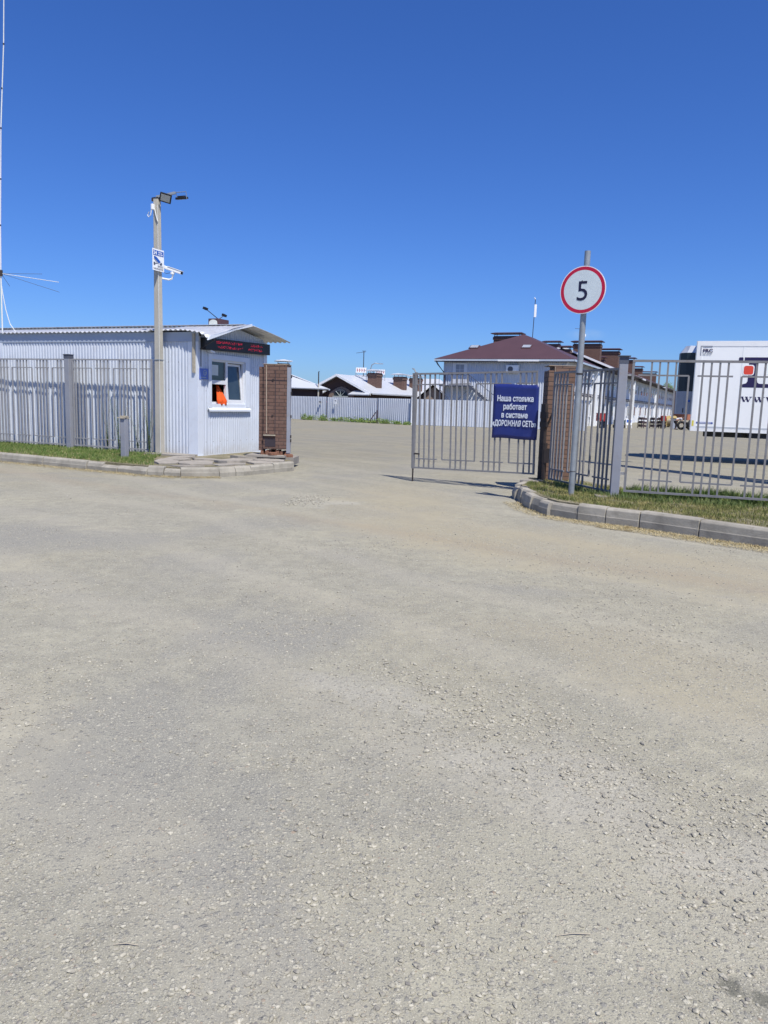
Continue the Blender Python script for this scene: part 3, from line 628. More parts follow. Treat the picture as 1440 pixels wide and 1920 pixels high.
# orange cloth hanging out of the hatch
cl = MB(); n = 14; vs = []; fs = []
for i in range(n + 1):
    t_ = i / n; z = 1.80 - 0.52 * t_
    x = -0.22 + 0.245 * min(1, t_ * 1.25) - (0.0 if t_ < 0.85 else 0.01)
    w0 = 0.10 + 0.32 * min(1, t_ * 1.3) - 0.10 * max(0, t_ - .8) / .2; yc = 1.16 - w0 / 2 - 0.01
    for j in range(7):
        q = j / 6; vs.append((x + (0.012 + 0.02 * t_) * math.sin(q * 12 + t_ * 3), yc - w0 / 2 + w0 * q, z))
for i in range(n):
    for j in range(6): a = i * 7 + j; fs.append((a, a + 1, a + 8, a + 7))
oc = MB().raw(vs, fs).build('orange_cloth', 'orange', None, smooth='all'); oc.matrix_world = kb.matrix_basis
md = oc.modifiers.new('thick', 'SOLIDIFY'); md.thickness = 0.008
tag(oc, 'orange cloth hanging out of the lower left hatch of the kiosk window', 'cloth')
oc2 = MB().box(-0.62, -0.60, 1.25, 1.85, 1.25, 1.75, tilt=('X', .2)).build('hanging_vest', 'red_cloth', None); oc2.matrix_world = kb.matrix_basis
tag(oc2, 'dull red jacket inside the kiosk behind the right pane', 'jacket')
# box with two lamps on the roof
rb = thing('roof_box', 'dark brown box with a pale round emblem standing on the kiosk roof', 'box'); rb.matrix_world = kb.matrix_basis @ Matrix.Translation((-0.72, 1.85, 3.26))
MB().box(-0.16, 0.16, -0.22, 0.26, 0.0, 0.27).build('case', 'brown_roof', rb, bevel=0.01)
MB().extrude([(-0.13, 0), (0.13, 0), (0.13, 0.13)] + [(0.13 * math.cos(a), 0.13 + 0.08 * math.sin(a)) for a in [R(d) for d in range(20, 180, 20)]] + [(-0.13, 0.13)], (0.0, -0.226, 0.03), X, Z, 0.004).build('emblem_plate', 'paper', rb)
for (dx, dy, dz, nm) in ((-0.10, -0.42, 0.57, 0), (0.08, 0.16, 0.46, 1)):
    lp = thing('flood_lamp', ('small black flood lamp on the long arm over the roof box' if nm == 0 else 'small black flood lamp close above the roof box'), 'lamp', group='lamps on the roof box')
    lp.matrix_world = kb.matrix_basis @ Matrix.Translation((-0.72, 1.85, 3.53))
    MB().tube([(0, 0.02, 0), (dx, dy, dz - 0.34)], 0.010, 6).build('arm', 'dark_steel', lp)
    MB().box(dx - 0.05, dx + 0.05, dy - 0.05, dy + 0.05, dz - 0.37, dz - 0.31, tilt=('Y', 0.4)).build('lamp_head', 'black', lp)

# ground-plane antenna left of the kiosk roof
ant = thing('whip_antenna', 'tall thin white whip antenna with four radials rising above the kiosk roof', 'antenna', (-10.75, 21.5, 3.1))
ptsA = [(0.0, 0, 0), (0.02, 0, 1.73), (0.06, 0, 3.0), (0.18, 0, 5.5), (0.34, 0, 7.6), (0.40, 0, 8.9), (0.43, 0, 12.4)]
MB().tube(ptsA, [0.02, 0.02, 0.018, 0.016, 0.014, 0.012, 0.008], 8).build('mast', 'cable_white', ant)
cl_ = MB()
for z_, x_ in ((3.0, .06), (4.2, .115), (5.5, .18), (6.5, .25), (7.6, .34)): cl_.tube([(x_, 0, z_ - .02), (x_, 0, z_ + .02)], 0.021, 8)
cl_.tube([(0.02, 0, 1.66), (0.025, 0, 1.82)], 0.05, 8); cl_.build('clamp', 'dark_steel', ant)
rad = MB(); hub = Vector((0.03, 0, 1.73))
rad.tube([hub, hub + Vector((1.62, -0.1, -0.20))], 0.009, 6)
r1 = rad.build('radial', 'cable_white', ant)
for e_ in ((0.95, 0.4, 0.08), (1.42, 0.4, -0.40), (0.32, -0.2, -0.36)):
    MB().tube([hub, hub + Vector(e_)], 0.005, 6).build('radial', 'dark_steel', ant)
MB().tube([(0.0, 0, 1.65), (0.05, 0, 1.2), (0.12, 0, 0.75), (0.22, 0, 0.38), (0.42, 0, 0.10)], 0.012, 6).build('cable', 'cable_white', ant)

# ------------------------------------------------------------------ concrete pole with lights, cameras, notice
pole = thing('concrete_pole', 'square concrete pole between the fence and the kiosk corner', 'pole', (-5.62, 18.86, TL), KA)
hb = 6.08; w0, w1 = 0.084, 0.064
MB().raw([(-w0, -w0, -0.2), (w0, -w0, -0.2), (w0, w0, -0.2), (-w0, w0, -0.2), (-w1, -w1, hb), (w1, -w1, hb), (w1, w1, hb), (-w1, w1, hb)],
         [(3, 2, 1, 0), (4, 5, 6, 7), (0, 1, 5, 4), (1, 2, 6, 5), (2, 3, 7, 6), (3, 0, 4, 7)]).build('shaft', 'pole_concrete', pole, bevel=0.012)
MB().box(-0.075, 0.075, -0.075, 0.075, hb, hb + 0.012).box(-0.14, -0.05, -0.03, 0.0, hb - 0.06, hb + 0.02).build('top_plate', 'dark_steel', pole)
MB().tube([(0.09, -0.09, 0.0), (0.07, -0.07, 5.9)], 0.006, 6).build('cable', 'cable_white', pole)
MB().box(-0.088, 0.088, -0.088, 0.088, 2.30, 2.318).build('strap', 'galvanised', pole)
kerbslab = MB().box(-0.28, 1.0, -0.32, 0.35, -0.12, 0.035).build('footing', 'concrete', pole)
P0 = pole.matrix_basis
arm = thing('lamp_bracket', 'galvanised angled bracket at the head of the concrete pole', 'bracket'); arm.matrix_world = P0.copy()
pA = Vector((0.02, -0.02, hb + 0.0))
ct = Matrix.Rotation(-KA, 3, 'Z')     # world axes inside the pole frame
def wv_(x, y, z): return tuple(ct @ Vector((x, y, 0)) + Vector((0, 0, z)))
MB().beam(wv_(0.0, -0.05, hb + 0.02), wv_(0.30, -0.05, hb + 0.09), 0.05).beam(wv_(0.30, -0.05, hb + 0.09), wv_(0.46, -0.05, hb + 0.13), 0.05).build('arm', 'galvanised', arm)
def flood(name_label, pos, rx, rz, roll_, w_, h_, mt_face, grp):
    f = thing('flood_light', name_label, 'flood light', group=grp)
    f.matrix_world = P0 @ Matrix.Translation(pos) @ Matrix.Rotation(-KA + rz, 4, 'Z') @ Matrix.Rotation(rx, 4, 'X') @ Matrix.Rotation(roll_, 4, 'Y')
    MB().box(-w_ / 2, w_ / 2, 0.0, 0.05, -h_ / 2, h_ / 2).build('housing', 'black', f, bevel=0.008)
    MB().box(-w_ / 2 + .03, w_ / 2 - .03, -0.006, -0.001, -h_ / 2 + .03, h_ / 2 - .03).build('lamp_glass', mt_face, f)
    MB().box(-w_ / 2 + .04, w_ / 2 - .04, 0.05, 0.08, -h_ / 2 + .04, h_ / 2 - .04).build('heat_sink', 'dark_steel', f)
    return f
flood('square black flood light with a pale face, tilted over at the pole head', wv_(0.235, -0.12, hb - 0.02), R(28), R(6), R(14), 0.27, 0.21, 'lens', 'flood lights on the pole')
f2 = flood('black flood light in a bent stirrup at the far end of the pole bracket', wv_(0.60, -0.02, hb - 0.01), R(75), R(160), 0.0, 0.25, 0.18, 'lens', 'flood lights on the pole')
st = MB(); st.tube([(-0.135, 0.0, 0), (-0.14, 0.16, 0), (0.14, 0.16, 0), (0.135, 0.0, 0)], 0.010, 6); st.build('stirrup', 'galvanised', f2)
# small camera near the top, bullet camera lower down, notice plate
c1 = thing('small_camera', 'small white camera and coiled cable just under the pole head', 'camera'); c1.matrix_world = P0.copy()
MB().box(-0.07, -0.01, -0.145, -0.066, hb - 0.28, hb - 0.15).build('camera_body', 'white', c1, bevel=0.01)
MB().tube([(-0.06, -0.13, hb - 0.28), (-0.075, -0.14, hb - 0.40), (-0.12, -0.16, hb - 0.45), (-0.16, -0.15, hb - 0.40), (-0.12, -0.14, hb - 0.33)], 0.012, 6).build('cable', 'cable_white', c1)
MB().tube([(0.0, -0.09, hb - 0.25), (0.05, -0.1, hb - 0.42), (0.09, -0.09, hb - 0.55)], 0.012, 6).build('conduit', 'cable_white', c1)
zc = 4.655
nt_ = thing('camera_notice', 'white and blue notice plate with a camera drawing and 24 on the concrete pole', 'sign')
nt_.matrix_world = P0 @ Matrix.Translation((0.118, -0.235, zc - 0.02)) @ Matrix.Rotation(R(90), 4, 'Z')
MB().box(-0.09, 0.32, 0, 0.004, -0.25, 0.25).build('plate', 'white', nt_, bevel=0.0015)
MB().box(-0.065, 0.30, -0.004, -0.001, 0.10, 0.215).build('blue_band', 'sign_blue', nt_)
rx0 = (0, 0, 0)
text('lettering', '24', 0.115, 'white', nt_, (-0.055, -0.0045, 0.118), rx0, 1.0, 0.003)
text('lettering', 'ЧАСА', 0.052, 'white', nt_, (0.10, -0.0045, 0.158), rx0, 1.05, 0.001)
text('lettering', 'В СУТКИ', 0.040, 'white', nt_, (0.10, -0.0045, 0.112), rx0, 0.95, 0.001)
text('lettering', 'ВИДЕО', 0.06, 'cap_steel', nt_, (0.09, -0.002, -0.165), rx0, 0.95, 0.0)
text('lettering', 'НАБЛЮДЕНИЕ', 0.05, 'cap_steel', nt_, (-0.06, -0.002, -0.222), rx0, 0.95, 0.0)
MB().extrude([(-0.04, 0.06), (-0.02, 0.085), (0.06, 0.06), (0.20, -0.03), (0.13, -0.075), (-0.04, 0.03)], (0, -0.0035, 0), X, Z, 0.002).build('camera_drawing', 'sign_blue', nt_)
MB().extrude([(0.15, -0.085), (0.22, -0.04), (0.25, -0.06), (0.24, -0.10), (0.19, -0.115)], (0, -0.0035, 0), X, Z, 0.002).extrude([(-0.05, 0.01), (-0.04, 0.015), (0.12, -0.09), (0.11, -0.10)], (0, -0.0035, 0), X, Z, 0.002).extrude([(-0.055, -0.06), (0.0, -0.06), (0.01, -0.1), (-0.02, -0.14), (-0.055, -0.12)], (0, -0.0035, 0), X, Z, 0.002).extrude([(0.0, -0.09), (0.08, -0.065), (0.08, -0.08), (0.0, -0.105)], (0, -0.0035, 0), X, Z, 0.002).build('camera_drawing', 'cap_steel', nt_)
bc = thing('bullet_camera', 'white bullet security camera on a curved arm under the notice plate', 'camera')
bc.matrix_world = P0 @ Matrix.Translation((0.0, 0.0, zc)) @ Matrix.Rotation(-KA, 4, 'Z')
q1 = Vector((0.12, 0.10, -0.13)); q2 = Vector((0.57, 0.0, -0.275)); dd = (q2 - q1)
MB().beam(q1, q2, 0.085, 0.075).build('camera_body', 'white', bc, bevel=0.012)
MB().beam(q1 + dd * 0.25 + Vector((0, 0, 0.045)), q2 + dd * 0.09 + Vector((0, 0, 0.045)), 0.105, 0.012).build('sun_hood', 'white', bc)
MB().beam(q2, q2 + dd.normalized() * 0.02, 0.07, 0.06).build('lens', 'black', bc)
MB().tube([(0.06, 0.06, -0.40), (0.25, 0.06, -0.43), (0.32, 0.05, -0.41), (0.345, 0.05, -0.34), (0.34, 0.05, -0.27)], 0.022, 10).tube([(0.34, .05, -.30), (0.34, .05, -.25)], 0.05, 12).build('arm', 'white', bc, smooth=True)
MB().tube([(0.09, .06, -0.15), (0.12, .06, -0.26), (0.19, .05, -0.29), (0.28, .05, -0.27)], 0.006, 6).build('cable', 'black', bc)

# ------------------------------------------------------------------ left brick pillar
pb = thing('brick_pillar', 'tall brown brick gate pillar with crumbling foot at the kiosk side', 'pillar', (-3.10, 18.42, TL), R(-3), 'brick gate pillars')
zb = 0.10
MB().box(0.12, 0.69, 0, 0.52, zb + 0.14, 2.26).box(0.0, 0.115, 0.05, 0.50, zb + 0.10, 2.20).build('shaft', 'brick', pb)
rp = random.Random(9); ftm = MB()
for i in range(9):
    x_ = 0.03 + i * 0.075; h_ = rp.uniform(0.02, 0.13)
    ftm.box(x_, x_ + rp.uniform(.05, .1), rp.uniform(0.0, .05), 0.5, zb - 0.02, zb + 0.02 + h_, rot=rp.uniform(-.15, .15))
ftm.build('broken_foot', 'brick_piece', pb)
MB().box(0.16, 0.42, -0.006, 0.02, zb + 0.20, zb + 0.38).box(0.40, 0.414, -0.005, 0.02, zb + 0.38, 2.12).box(0.15, 0.69, -0.004, 0.01, 1.885, 1.897).build('slot', 'soffit', pb)
MB().tube([(0.35, -0.02, 1.90), (0.35, 0.02, 1.90)], 0.026, 8).tube([(0.34, -0.02, 1.05), (0.34, 0.02, 1.05)], 0.022, 8).build('anchor', 'dark_steel', pb)
MB().tube([(0.185, -0.008, 2.24), (0.20, -0.008, 0.62)], 0.011, 6).build('mortar_line', 'mortar', pb)
MB().box(0.13, 0.42, -0.05, 0.02, 0.56, 0.585).build('ledge', 'board', pb)
MB().box(0.10, 0.70, -0.006, 0.52, 2.26, 2.275).build('top_course', 'mortar', pb)
MB().box(0.69, 0.775, -0.010, 0.0, zb + 0.05, 2.20).box(0.765, 0.775, 0.0, 0.10, zb + 0.05, 2.20).build('steel_angle', 'post_steel', pb)
hg = MB()
for z_ in (0.42, 0.52, 1.0, 1.55, 1.95): hg.box(0.776, 0.80, 0.0, 0.05, z_, z_ + 0.07)
hg.build('hinge', 'dark_steel', pb)
MB().box(-0.10, 0.90, -0.16, 0.6, -0.12, 0.055).box(-0.25, 0.7, -0.30, 0.6, 0.056, 0.10, rot=0.02).build('slab', 'concrete', pb)
for (x_, y_, z_, rz_, lb) in ((-2.36, 18.36, TL + 0.056, 0.2, 'loose brown brick at the outer corner of the kiosk side pillar slab'), (-2.72, 18.22, TL + 0.10, 0.9, 'broken brick bit at the foot of the kiosk side pillar')):
    o = MB().box(-0.11, 0.11, -0.06, 0.06, 0, 0.075).build('brick_fragment', 'brick_piece', None, bevel=0.012, loc=(x_, y_, z_)); o.rotation_euler = (0, 0, rz_)
    tag(o, lb, 'brick', 'loose bricks at the pillar foot')

# ------------------------------------------------------------------ gate leaf, banner, right pillar
ga = Vector((0.56, 15.93)); gb = Vector((2.87, 14.52)); gd = (gb - ga).normalized(); GL = (gb - ga).length; GA = math.atan2(gd.y, gd.x)
gt = thing('gate_leaf', 'grey steel bar gate leaf standing closed across the drive beside the right pillar', 'gate', (ga.x, ga.y, 0), GA)
lf_ = fence_panel(mt='fence_steel_shaded', L=GL, H=1.97, z0=0.275, name='bar_frame', parent=gt, start=0.17, first=True)
lf_.rotation_euler = (0, R(-1.3), 0)
MB().box(0.0, 0.055, -0.024, 0.024, 0.27, 2.26).build('end_stile', 'fence_steel_shaded', gt)
MB().box(0.012, 0.035, -0.012, 0.012, 0.0, 0.27).build('drop_bolt', 'dark_steel', gt)
MB().tube([(0.02, 0, 2.25), (-0.03, 0, 2.33), (-0.07, 0, 2.335)], 0.014, 6).build('hook', 'galvanised', gt)
MB().box(0.05, 0.18, -0.03, -0.018, 0.57, 0.60).build('latch', 'dark_steel', gt)
bn = thing('banner', 'dark blue parking banner with white Cyrillic lettering tied on the gate leaf', 'banner', (ga.x, ga.y, 0), GA)
bx0, bx1, bz0, bz1 = 1.79, GL + 0.01, 1.00, 2.04
nb = MB(); NX, NZ = 14, 14; vs = []; fs = []
for j in range(NZ + 1):
    for i in range(NX + 1):
        u = i / NX; q = j / NZ
        vs.append((bx0 + (bx1 - bx0) * u + 0.008 * math.sin(5 * q), -0.030 - 0.006 * math.sin(3.1 * u + 5 * q) ** 2, bz0 + (bz1 - bz0) * q + 0.008 * math.sin(6 * u)))
for j in range(NZ):
    for i in range(NX): a = j * (NX + 1) + i; fs.append((a, a + 1, a + NX + 2, a + NX + 1))
nb.raw(vs, fs); bo = nb.build('sheet', 'banner', bn, smooth='all'); md = bo.modifiers.new('t', 'SOLIDIFY'); md.thickness = 0.004
xc = (bx0 + bx1) / 2 - 0.005
for (s_, zz, sz, wd) in (('Наша стоянка', 1.72, 0.15, 0.74), ('работает', 1.565, 0.15, 0.48), ('в системе', 1.405, 0.15, 0.54), ('«ДОРОЖНАЯ СЕТЬ»', 1.245, 0.15, 0.90)):
    o = text('lettering', s_, sz, 'banner_text', bn, (xc, -0.045, zz), (0, 0, 0), 1.0, 0.0042, 0.001, 'CENTER')
    xs_ = [v_.co.x for v_ in o.data.vertices]; k_ = wd / (max(xs_) - min(xs_)); o.data.transform(Matrix.Diagonal((k_, 1, 1, 1)))
MB().tube([(bx0 + .03, -.04, bz1 - .02), (bx0 + .03, .03, bz1 - .01)], 0.006, 6).tube([(bx1 - .03, -.04, bz1 - .02), (bx1 - .03, .03, bz1 - .01)], 0.006, 6).build('eyelet', 'galvanised', bn)

pr = thing('brick_pillar', 'brown brick gate pillar with a broken pale top behind the oblique fence', 'pillar', (3.03, 14.52, TR), R(-2), 'brick gate pillars')
MB().box(0.0, 0.50, 0.0, 0.52, 0, 2.08).box(0.10, 0.50, 0.0, 0.52, 2.08, 2.165).build('shaft', 'brick_old', pr)
rp = random.Random(4); bk = MB()
for i in range(10):
    bk.box(0.01 + rp.uniform(0, .07), 0.10 + rp.uniform(0, .03), rp.uniform(-.01, .3), rp.uniform(.1, .5), 1.80 + i * 0.03, 1.80 + i * 0.03 + rp.uniform(.03, .06), rot=rp.uniform(-.2, .2))
bk.build('crumbled_corner', 'mortar', pr)
MB().box(-0.004, 0.50, -0.006, 0.52, 2.166, 2.178).build('top_mortar', 'mortar', pr)
MB().tube([(0.115, -0.006, 2.15), (0.115, -0.006, 1.0)], 0.008, 6).build('mortar_line', 'mortar', pr)
hp_ = thing('hinge_post', 'rusty steel hinge post, shade put into its dark colour, between the gate leaf and the right brick pillar', 'post', (2.965, 14.40, TR), GA)
MB().box(-0.05, 0.05, -0.05, 0.05, -0.1, 1.45).beam((0.03, 0, 0.02), (0.03, 0, 0.72), 0.10).build('post', 'dark_steel', hp_)  # post coloured dark: the shade it stands in is put into its colour
MB().box(-0.055, 0.10, -0.075, -0.05, 1.02, 1.12).box(-0.055, 0.10, -0.075, -0.05, 1.18, 1.30).build('hinge', 'dark_steel', hp_)
MB().beam((0.05, 0, 1.0), (0.24, -0.06, 1.42), 0.03).box(0.06, 0.18, -0.06, 0.02, 0.35, 0.62).build('brace', 'dark_steel', hp_)
kb_ = MB().box(-0.16, 0.20, -0.14, 0.16, 0.0, 0.10).build('concrete_block', 'concrete', None, bevel=0.012, loc=(2.72, 14.12, TR - 0.06)); kb_.rotation_euler = (0, 0, GA)
tag(kb_, 'low grey concrete block lying at the foot of the hinge post', 'block')

# right fence: an oblique run beside the pillar, the corner post, a long run along the verge
fo_ = thing('steel_fence', 'dark seen oblique bar fence run from the right brick pillar to the tall corner post', 'fence', (3.06, 14.12, 0), math.atan2(12.0 - 14.12, 3.66 - 3.06), 'bar fences right of the gate')
LO = math.hypot(12.0 - 14.12, 3.66 - 3.06)
p_ = fence_panel(mt='fence_steel_shaded', L=LO - 0.09, H=1.98, z0=0.29, parent=fo_, start=0.12, first=True, top_ext=(0, 0.02))
MB().box(LO - 0.09, LO + 0.02, -0.01, 0.01, 2.0, 2.03).build('lug', 'fence_steel', fo_)
d2 = Vector((5.60 - 3.66, 11.33 - 12.0)); A2 = math.atan2(d2.y, d2.x)
fr_ = thing('steel_fence', 'light grey bar fence run along the right verge with the white trailer behind it', 'fence', (3.66, 12.0, 0), A2, 'bar fences right of the gate')
p_ = fence_panel(mt='fence_steel_shaded', L=3.4, H=2.06, z0=0.33, parent=fr_, start=0.285, first=True); p_.location = (0.13, 0, 0)
p_ = fence_panel(mt='fence_steel_shaded', L=3.4, H=2.06, z0=0.33, parent=fr_, start=0.2, first=False); p_.location = (3.75, 0, 0)
MB().box(0.07, 0.14, -0.012, 0.012, 0.60, 0.64).box(0.07, 0.16, -0.012, 0.012, 2.14, 2.17).build('lug', 'fence_steel', fr_)
post(fr_, 3.64, TR, 2.28, 0.13)
cp = thing('corner_post', 'tall square blue grey steel post with a dark cap where the two fences meet', 'post', (3.66, 12.0, TR), A2 + R(4))
MB().box(-0.065, 0.065, -0.065, 0.065, -0.1, 2.20).build('post', 'post_steel', cp, bevel=0.006)
MB().box(-0.07, 0.07, -0.07, 0.07, 2.095, 2.20).box(-0.095, 0.095, -0.095, 0.095, 2.2, 2.212).build('post_cap', 'cap_steel', cp)
MB().box(-0.30, 0.24, -0.20, 0.22, -0.05, 0.025, rot=0.1).build('footing', 'concrete', cp)

# speed limit sign
sg = thing('speed_limit_sign', 'round red rimmed sign with a black 5 on a leaning galvanised pole', 'road sign', (2.99, 12.08, TR))
top = Vector((0.015, 0, 3.775))
MB().tube([(0, 0, -0.1), (0.01, 0, 2.5), top], 0.046, 20).build('pole', 'galvanised', sg, smooth=True)
MB().tube([(0.008, 0, 1.905), (0.008, 0, 1.93)], 0.050, 16).tube([(0, 0, 0.38), (0, 0, 0.39)], 0.048, 16).build('clamp', 'dark_steel', sg)
th = R(33); sxv = Vector((math.cos(th), -math.sin(th), 0)); nrm = sxv.cross(Z)
c0 = Vector((0.0, 0, 3.185)) + nrm * 0.075
MB().disc(c0, 0.358, sxv, Z, 0.014, 64).build('rim', 'white', sg, smooth=True)
MB().disc(c0 + nrm * 0.002, 0.347, sxv, Z, 0.002, 64, 0.297).build('red_ring', 'sign_red', sg)
MB().disc(c0 + nrm * 0.002, 0.297, sxv, Z, 0.002, 64).build('face', 'sign_face', sg)
o5 = text('digit', '5', 0.42, 'sign_black', sg, tuple(c0 + nrm * 0.0045 + Vector((0, 0, -0.155))), (0, 0, -th), 1.0, 0.0, 0.001, 'CENTER')
MB().box(-0.06, 0.06, -0.06, -0.045, 3.30, 3.33).build('bracket', 'dark_steel', sg)

# ------------------------------------------------------------------ refrigerated trailer
TA = Vector((9.95, 25.0)); td = Vector((0.925, -0.38)).normalized(); TANG = math.atan2(td.y, td.x)
tr = thing('trailer', 'long white refrigerated semi trailer with a big navy letter on its side', 'trailer', (TA.x, TA.y, 0), TANG)
TLn, TW, TB, TT = 13.4, 2.55, 1.02, 3.90
MB().box(0.0, TLn, 0.0, TW, TB, TT).build('body', 'trailer', tr, bevel=0.02)
MB().box(0.0, 0.16, -0.012, 0.0, TB, TT).box(0.161, TLn, -0.010, 0.0, TT - 0.17, TT).box(0.161, TLn, -0.014, 0.0, TB, TB + 0.10).build('edge_frame', 'white', tr)
MB().box(0.161, TLn, -0.008, 0.0, TB + 0.11, TB + 0.165).box(-0.025, 0.0, 0.0, 0.04, TB, TT).build('side_rail', 'trailer_trim', tr)
for x_ in (1.35, 2.7, 4.05, 5.4, 6.75, 8.1, 9.45, 10.8, 12.1): MB().box(x_, x_ + 0.008, -0.003, 0.0, TB + .17, TT - .18).build('panel_seam', 'trailer_trim', tr)
MB().box(0.10, 0.46, -0.013, -0.010, TT - 0.185, TT - 0.15).box(0.10, 0.135, -0.013, -0.003, TT - 0.47, TT - 0.185).build('corner_mark', 'grey_plastic', tr)
text('lettering', 'FRC', 0.150, 'logo_navy', tr, (0.175, -0.014, TT - 0.355), (0, 0, 0), 1.12, 0.005, 0.0015)
text('lettering', '06-2027', 0.085, 'grey_plastic', tr, (0.18, -0.014, TT - 0.435), (0, 0, 0), 1.0, 0.001, 0.0015)
MB().box(0.13, 0.66, -0.006, 0.0, TB + 0.245, TB + 0.30).build('label_strip', 'blue_label', tr)
sm = MB()
for k in range(11): sm.box(0.21 + k * 0.036, 0.232 + k * 0.036, -0.008, -0.0065, TB + 0.258, TB + 0.288)
sm.build('label_lettering', 'white', tr)
MB().box(0.03, 0.09, -0.016, -0.013, TB + 0.16, TB + 0.34).build('yellow_mark', 'yellow', tr)
# the logo: square dot, slab-serif letter with a red rounded square let into its stem
LX = 1.38; LZ = 2.45; AX = X * 0.83; AZ = Z * 0.825
def rrect(x0, x1, z0, z1, r):
    out = []
    for cx_, cz_, a0_ in ((x1 - r, z1 - r, 0), (x0 + r, z1 - r, 90), (x0 + r, z0 + r, 180), (x1 - r, z0 + r, 270)):
        out += [(cx_ + r * math.cos(R(a0_ + a_)), cz_ + r * math.sin(R(a0_ + a_))) for a_ in (0, 30, 60, 90)]
    return out
OL = (LX, -0.004, LZ)
MB().extrude(rrect(-0.15, 0.01, 0.99, 1.14, 0.04), OL, AX, AZ, 0.002).build('logo_dot', 'logo_navy', tr)
lg = MB(); lg.extrude([(0.05, 0), (0.95, 0), (0.95, 0.14), (0.62, 0.15), (0.56, 0.20), (0.54, 0.30), (0.54, 0.92), (0.56, 0.98), (0.65, 1.0), (0.95, 1.0), (0.95, 1.14), (0.05, 1.14), (0.05, 0.99), (0.20, 0.97), (0.22, 0.90), (0.22, 0.24), (0.18, 0.16), (0.05, 0.12)], OL, AX, AZ, 0.002)
bo_ = [(0.95, 1.14)] + [(0.95 + 0.72 * math.sin(R(a_)), 0.57 + 0.57 * math.cos(R(a_))) for a_ in range(10, 180, 10)] + [(0.95, 0.0), (0.95, 0.14)] + [(0.95 + 0.42 * math.sin(R(a_)), 0.57 + 0.43 * math.cos(R(a_))) for a_ in range(170, 0, -10)] + [(0.95, 1.0)]
lg.extrude(bo_, OL, AX, AZ, 0.002)
lg.build('logo_letter', 'logo_navy', tr)
MB().extrude(rrect(0.02, 0.42, 0.46, 0.86, 0.09), (LX, -0.006, LZ), AX, AZ, 0.0015).build('logo_gap', 'trailer', tr)
MB().extrude(rrect(0.055, 0.385, 0.49, 0.82, 0.07), (LX, -0.008, LZ), AX, AZ, 0.0015).build('logo_square', 'logo_red', tr)
# three spaced serif letters drawn as strokes
for k in range(3):
    ww = MB(); x_ = LX + 0.04 + k * 0.36; z0_, z1_ = 2.00, 2.15
    q = lambda a, b, wd: ww.extrude([(a[0] - wd / 2, a[1]), (b[0] - wd / 2, b[1]), (b[0] + wd / 2, b[1]), (a[0] + wd / 2, a[1])], (x_, -0.005, 0), X, Z, 0.002)
    q((0.03, z1_), (0.10, z0_), 0.055); q((0.17, z1_), (0.10, z0_), 0.02); q((0.155, z1_), (0.215, z0_), 0.055); q((0.285, z1_), (0.215, z0_), 0.02)
    for sx_ in (-0.01, 0.115, 0.24): ww.box(x_ + sx_, x_ + sx_ + 0.085, -0.0072, -0.003, z1_ - 0.002, z1_ + 0.012)
    ww.build('letter', 'logo_navy', tr)
# cooling unit on the nose
nose = [(0.0, 0.25), (-0.30, 0.25), (-0.50, 0.42), (-0.56, 0.8), (-0.56, 1.75), (-0.50, 2.13), (-0.30, 2.30), (0.0, 2.30)]
cu = MB().prism(nose[::-1], 1.55, 2.30).build('cooling_unit', 'grey_plastic', tr)
up_ = [(x_ * 0.97, y_) for x_, y_ in nose]
MB().prism(up_[::-1], 2.30, 3.55).build('grille', 'glass_black', tr)
cap_ = MB(); n8 = len(up_)
topv = [(x_ * 0.70, 0.35 + (y_ - .25) * 0.9, 3.78) for x_, y_ in up_]
cap_.raw([(x_, y_, 3.55) for x_, y_ in up_] + topv, [tuple(range(n8 - 1, -1, -1))[::-1], tuple(range(n8, 2 * n8))[::-1]] + [(i, i + n8, (i + 1) % n8 + n8, (i + 1) % n8) for i in range(n8)])
cap_.build('unit_top', 'trailer_trim', tr)
MB().box(-0.16, -0.08, 0.235, 0.25, 1.95, 2.02).build('blue_mark', 'sign_blue', tr)
MB().box(-0.33, -0.30, 0.30, 0.34, 1.90, 2.06).box(-0.30, -0.27, 0.235, 0.248, 1.60, 1.75).build('latch', 'black', tr)
# under-gear: rails, landing legs, axle group at the far end
MB().box(0.4, TLn, 0.62, 0.74, 0.84, TB).box(0.4, TLn, 1.80, 1.92, 0.84, TB).build('chassis_rail', 'black', tr)
for y_ in (0.45, 2.0):
    lg_ = MB().box(2.75, 2.87, y_, y_ + 0.12, 0.08, TB).build('landing_leg', 'dark_steel', tr)
    MB().box(2.62, 3.0, y_ - 0.1, y_ + 0.22, 0.0, 0.05).build('foot_plate', 'dark_steel', lg_)
MB().box(1.72, 5.8, 0.10, 0.62, 0.85, 1.00).build('pallet_box', 'black', tr)
MB().box(1.46, 1.55, 0.10, 0.20, 0.86, 1.02).build('stub', 'black', tr)
for x_ in (9.0, 10.3, 11.6):
    for y_ in (0.08, TW - 0.40):
        wo_ = MB().tube([(x_, y_, 0.52), (x_, y_ + 0.32, 0.52)], 0.52, 24).build('wheel', 'rubber', tr, smooth=True)
        MB().tube([(x_, y_ - 0.01, 0.52), (x_, y_ + 0.33, 0.52)], 0.28, 20).build('rim', 'trailer_trim', wo_, smooth=True)

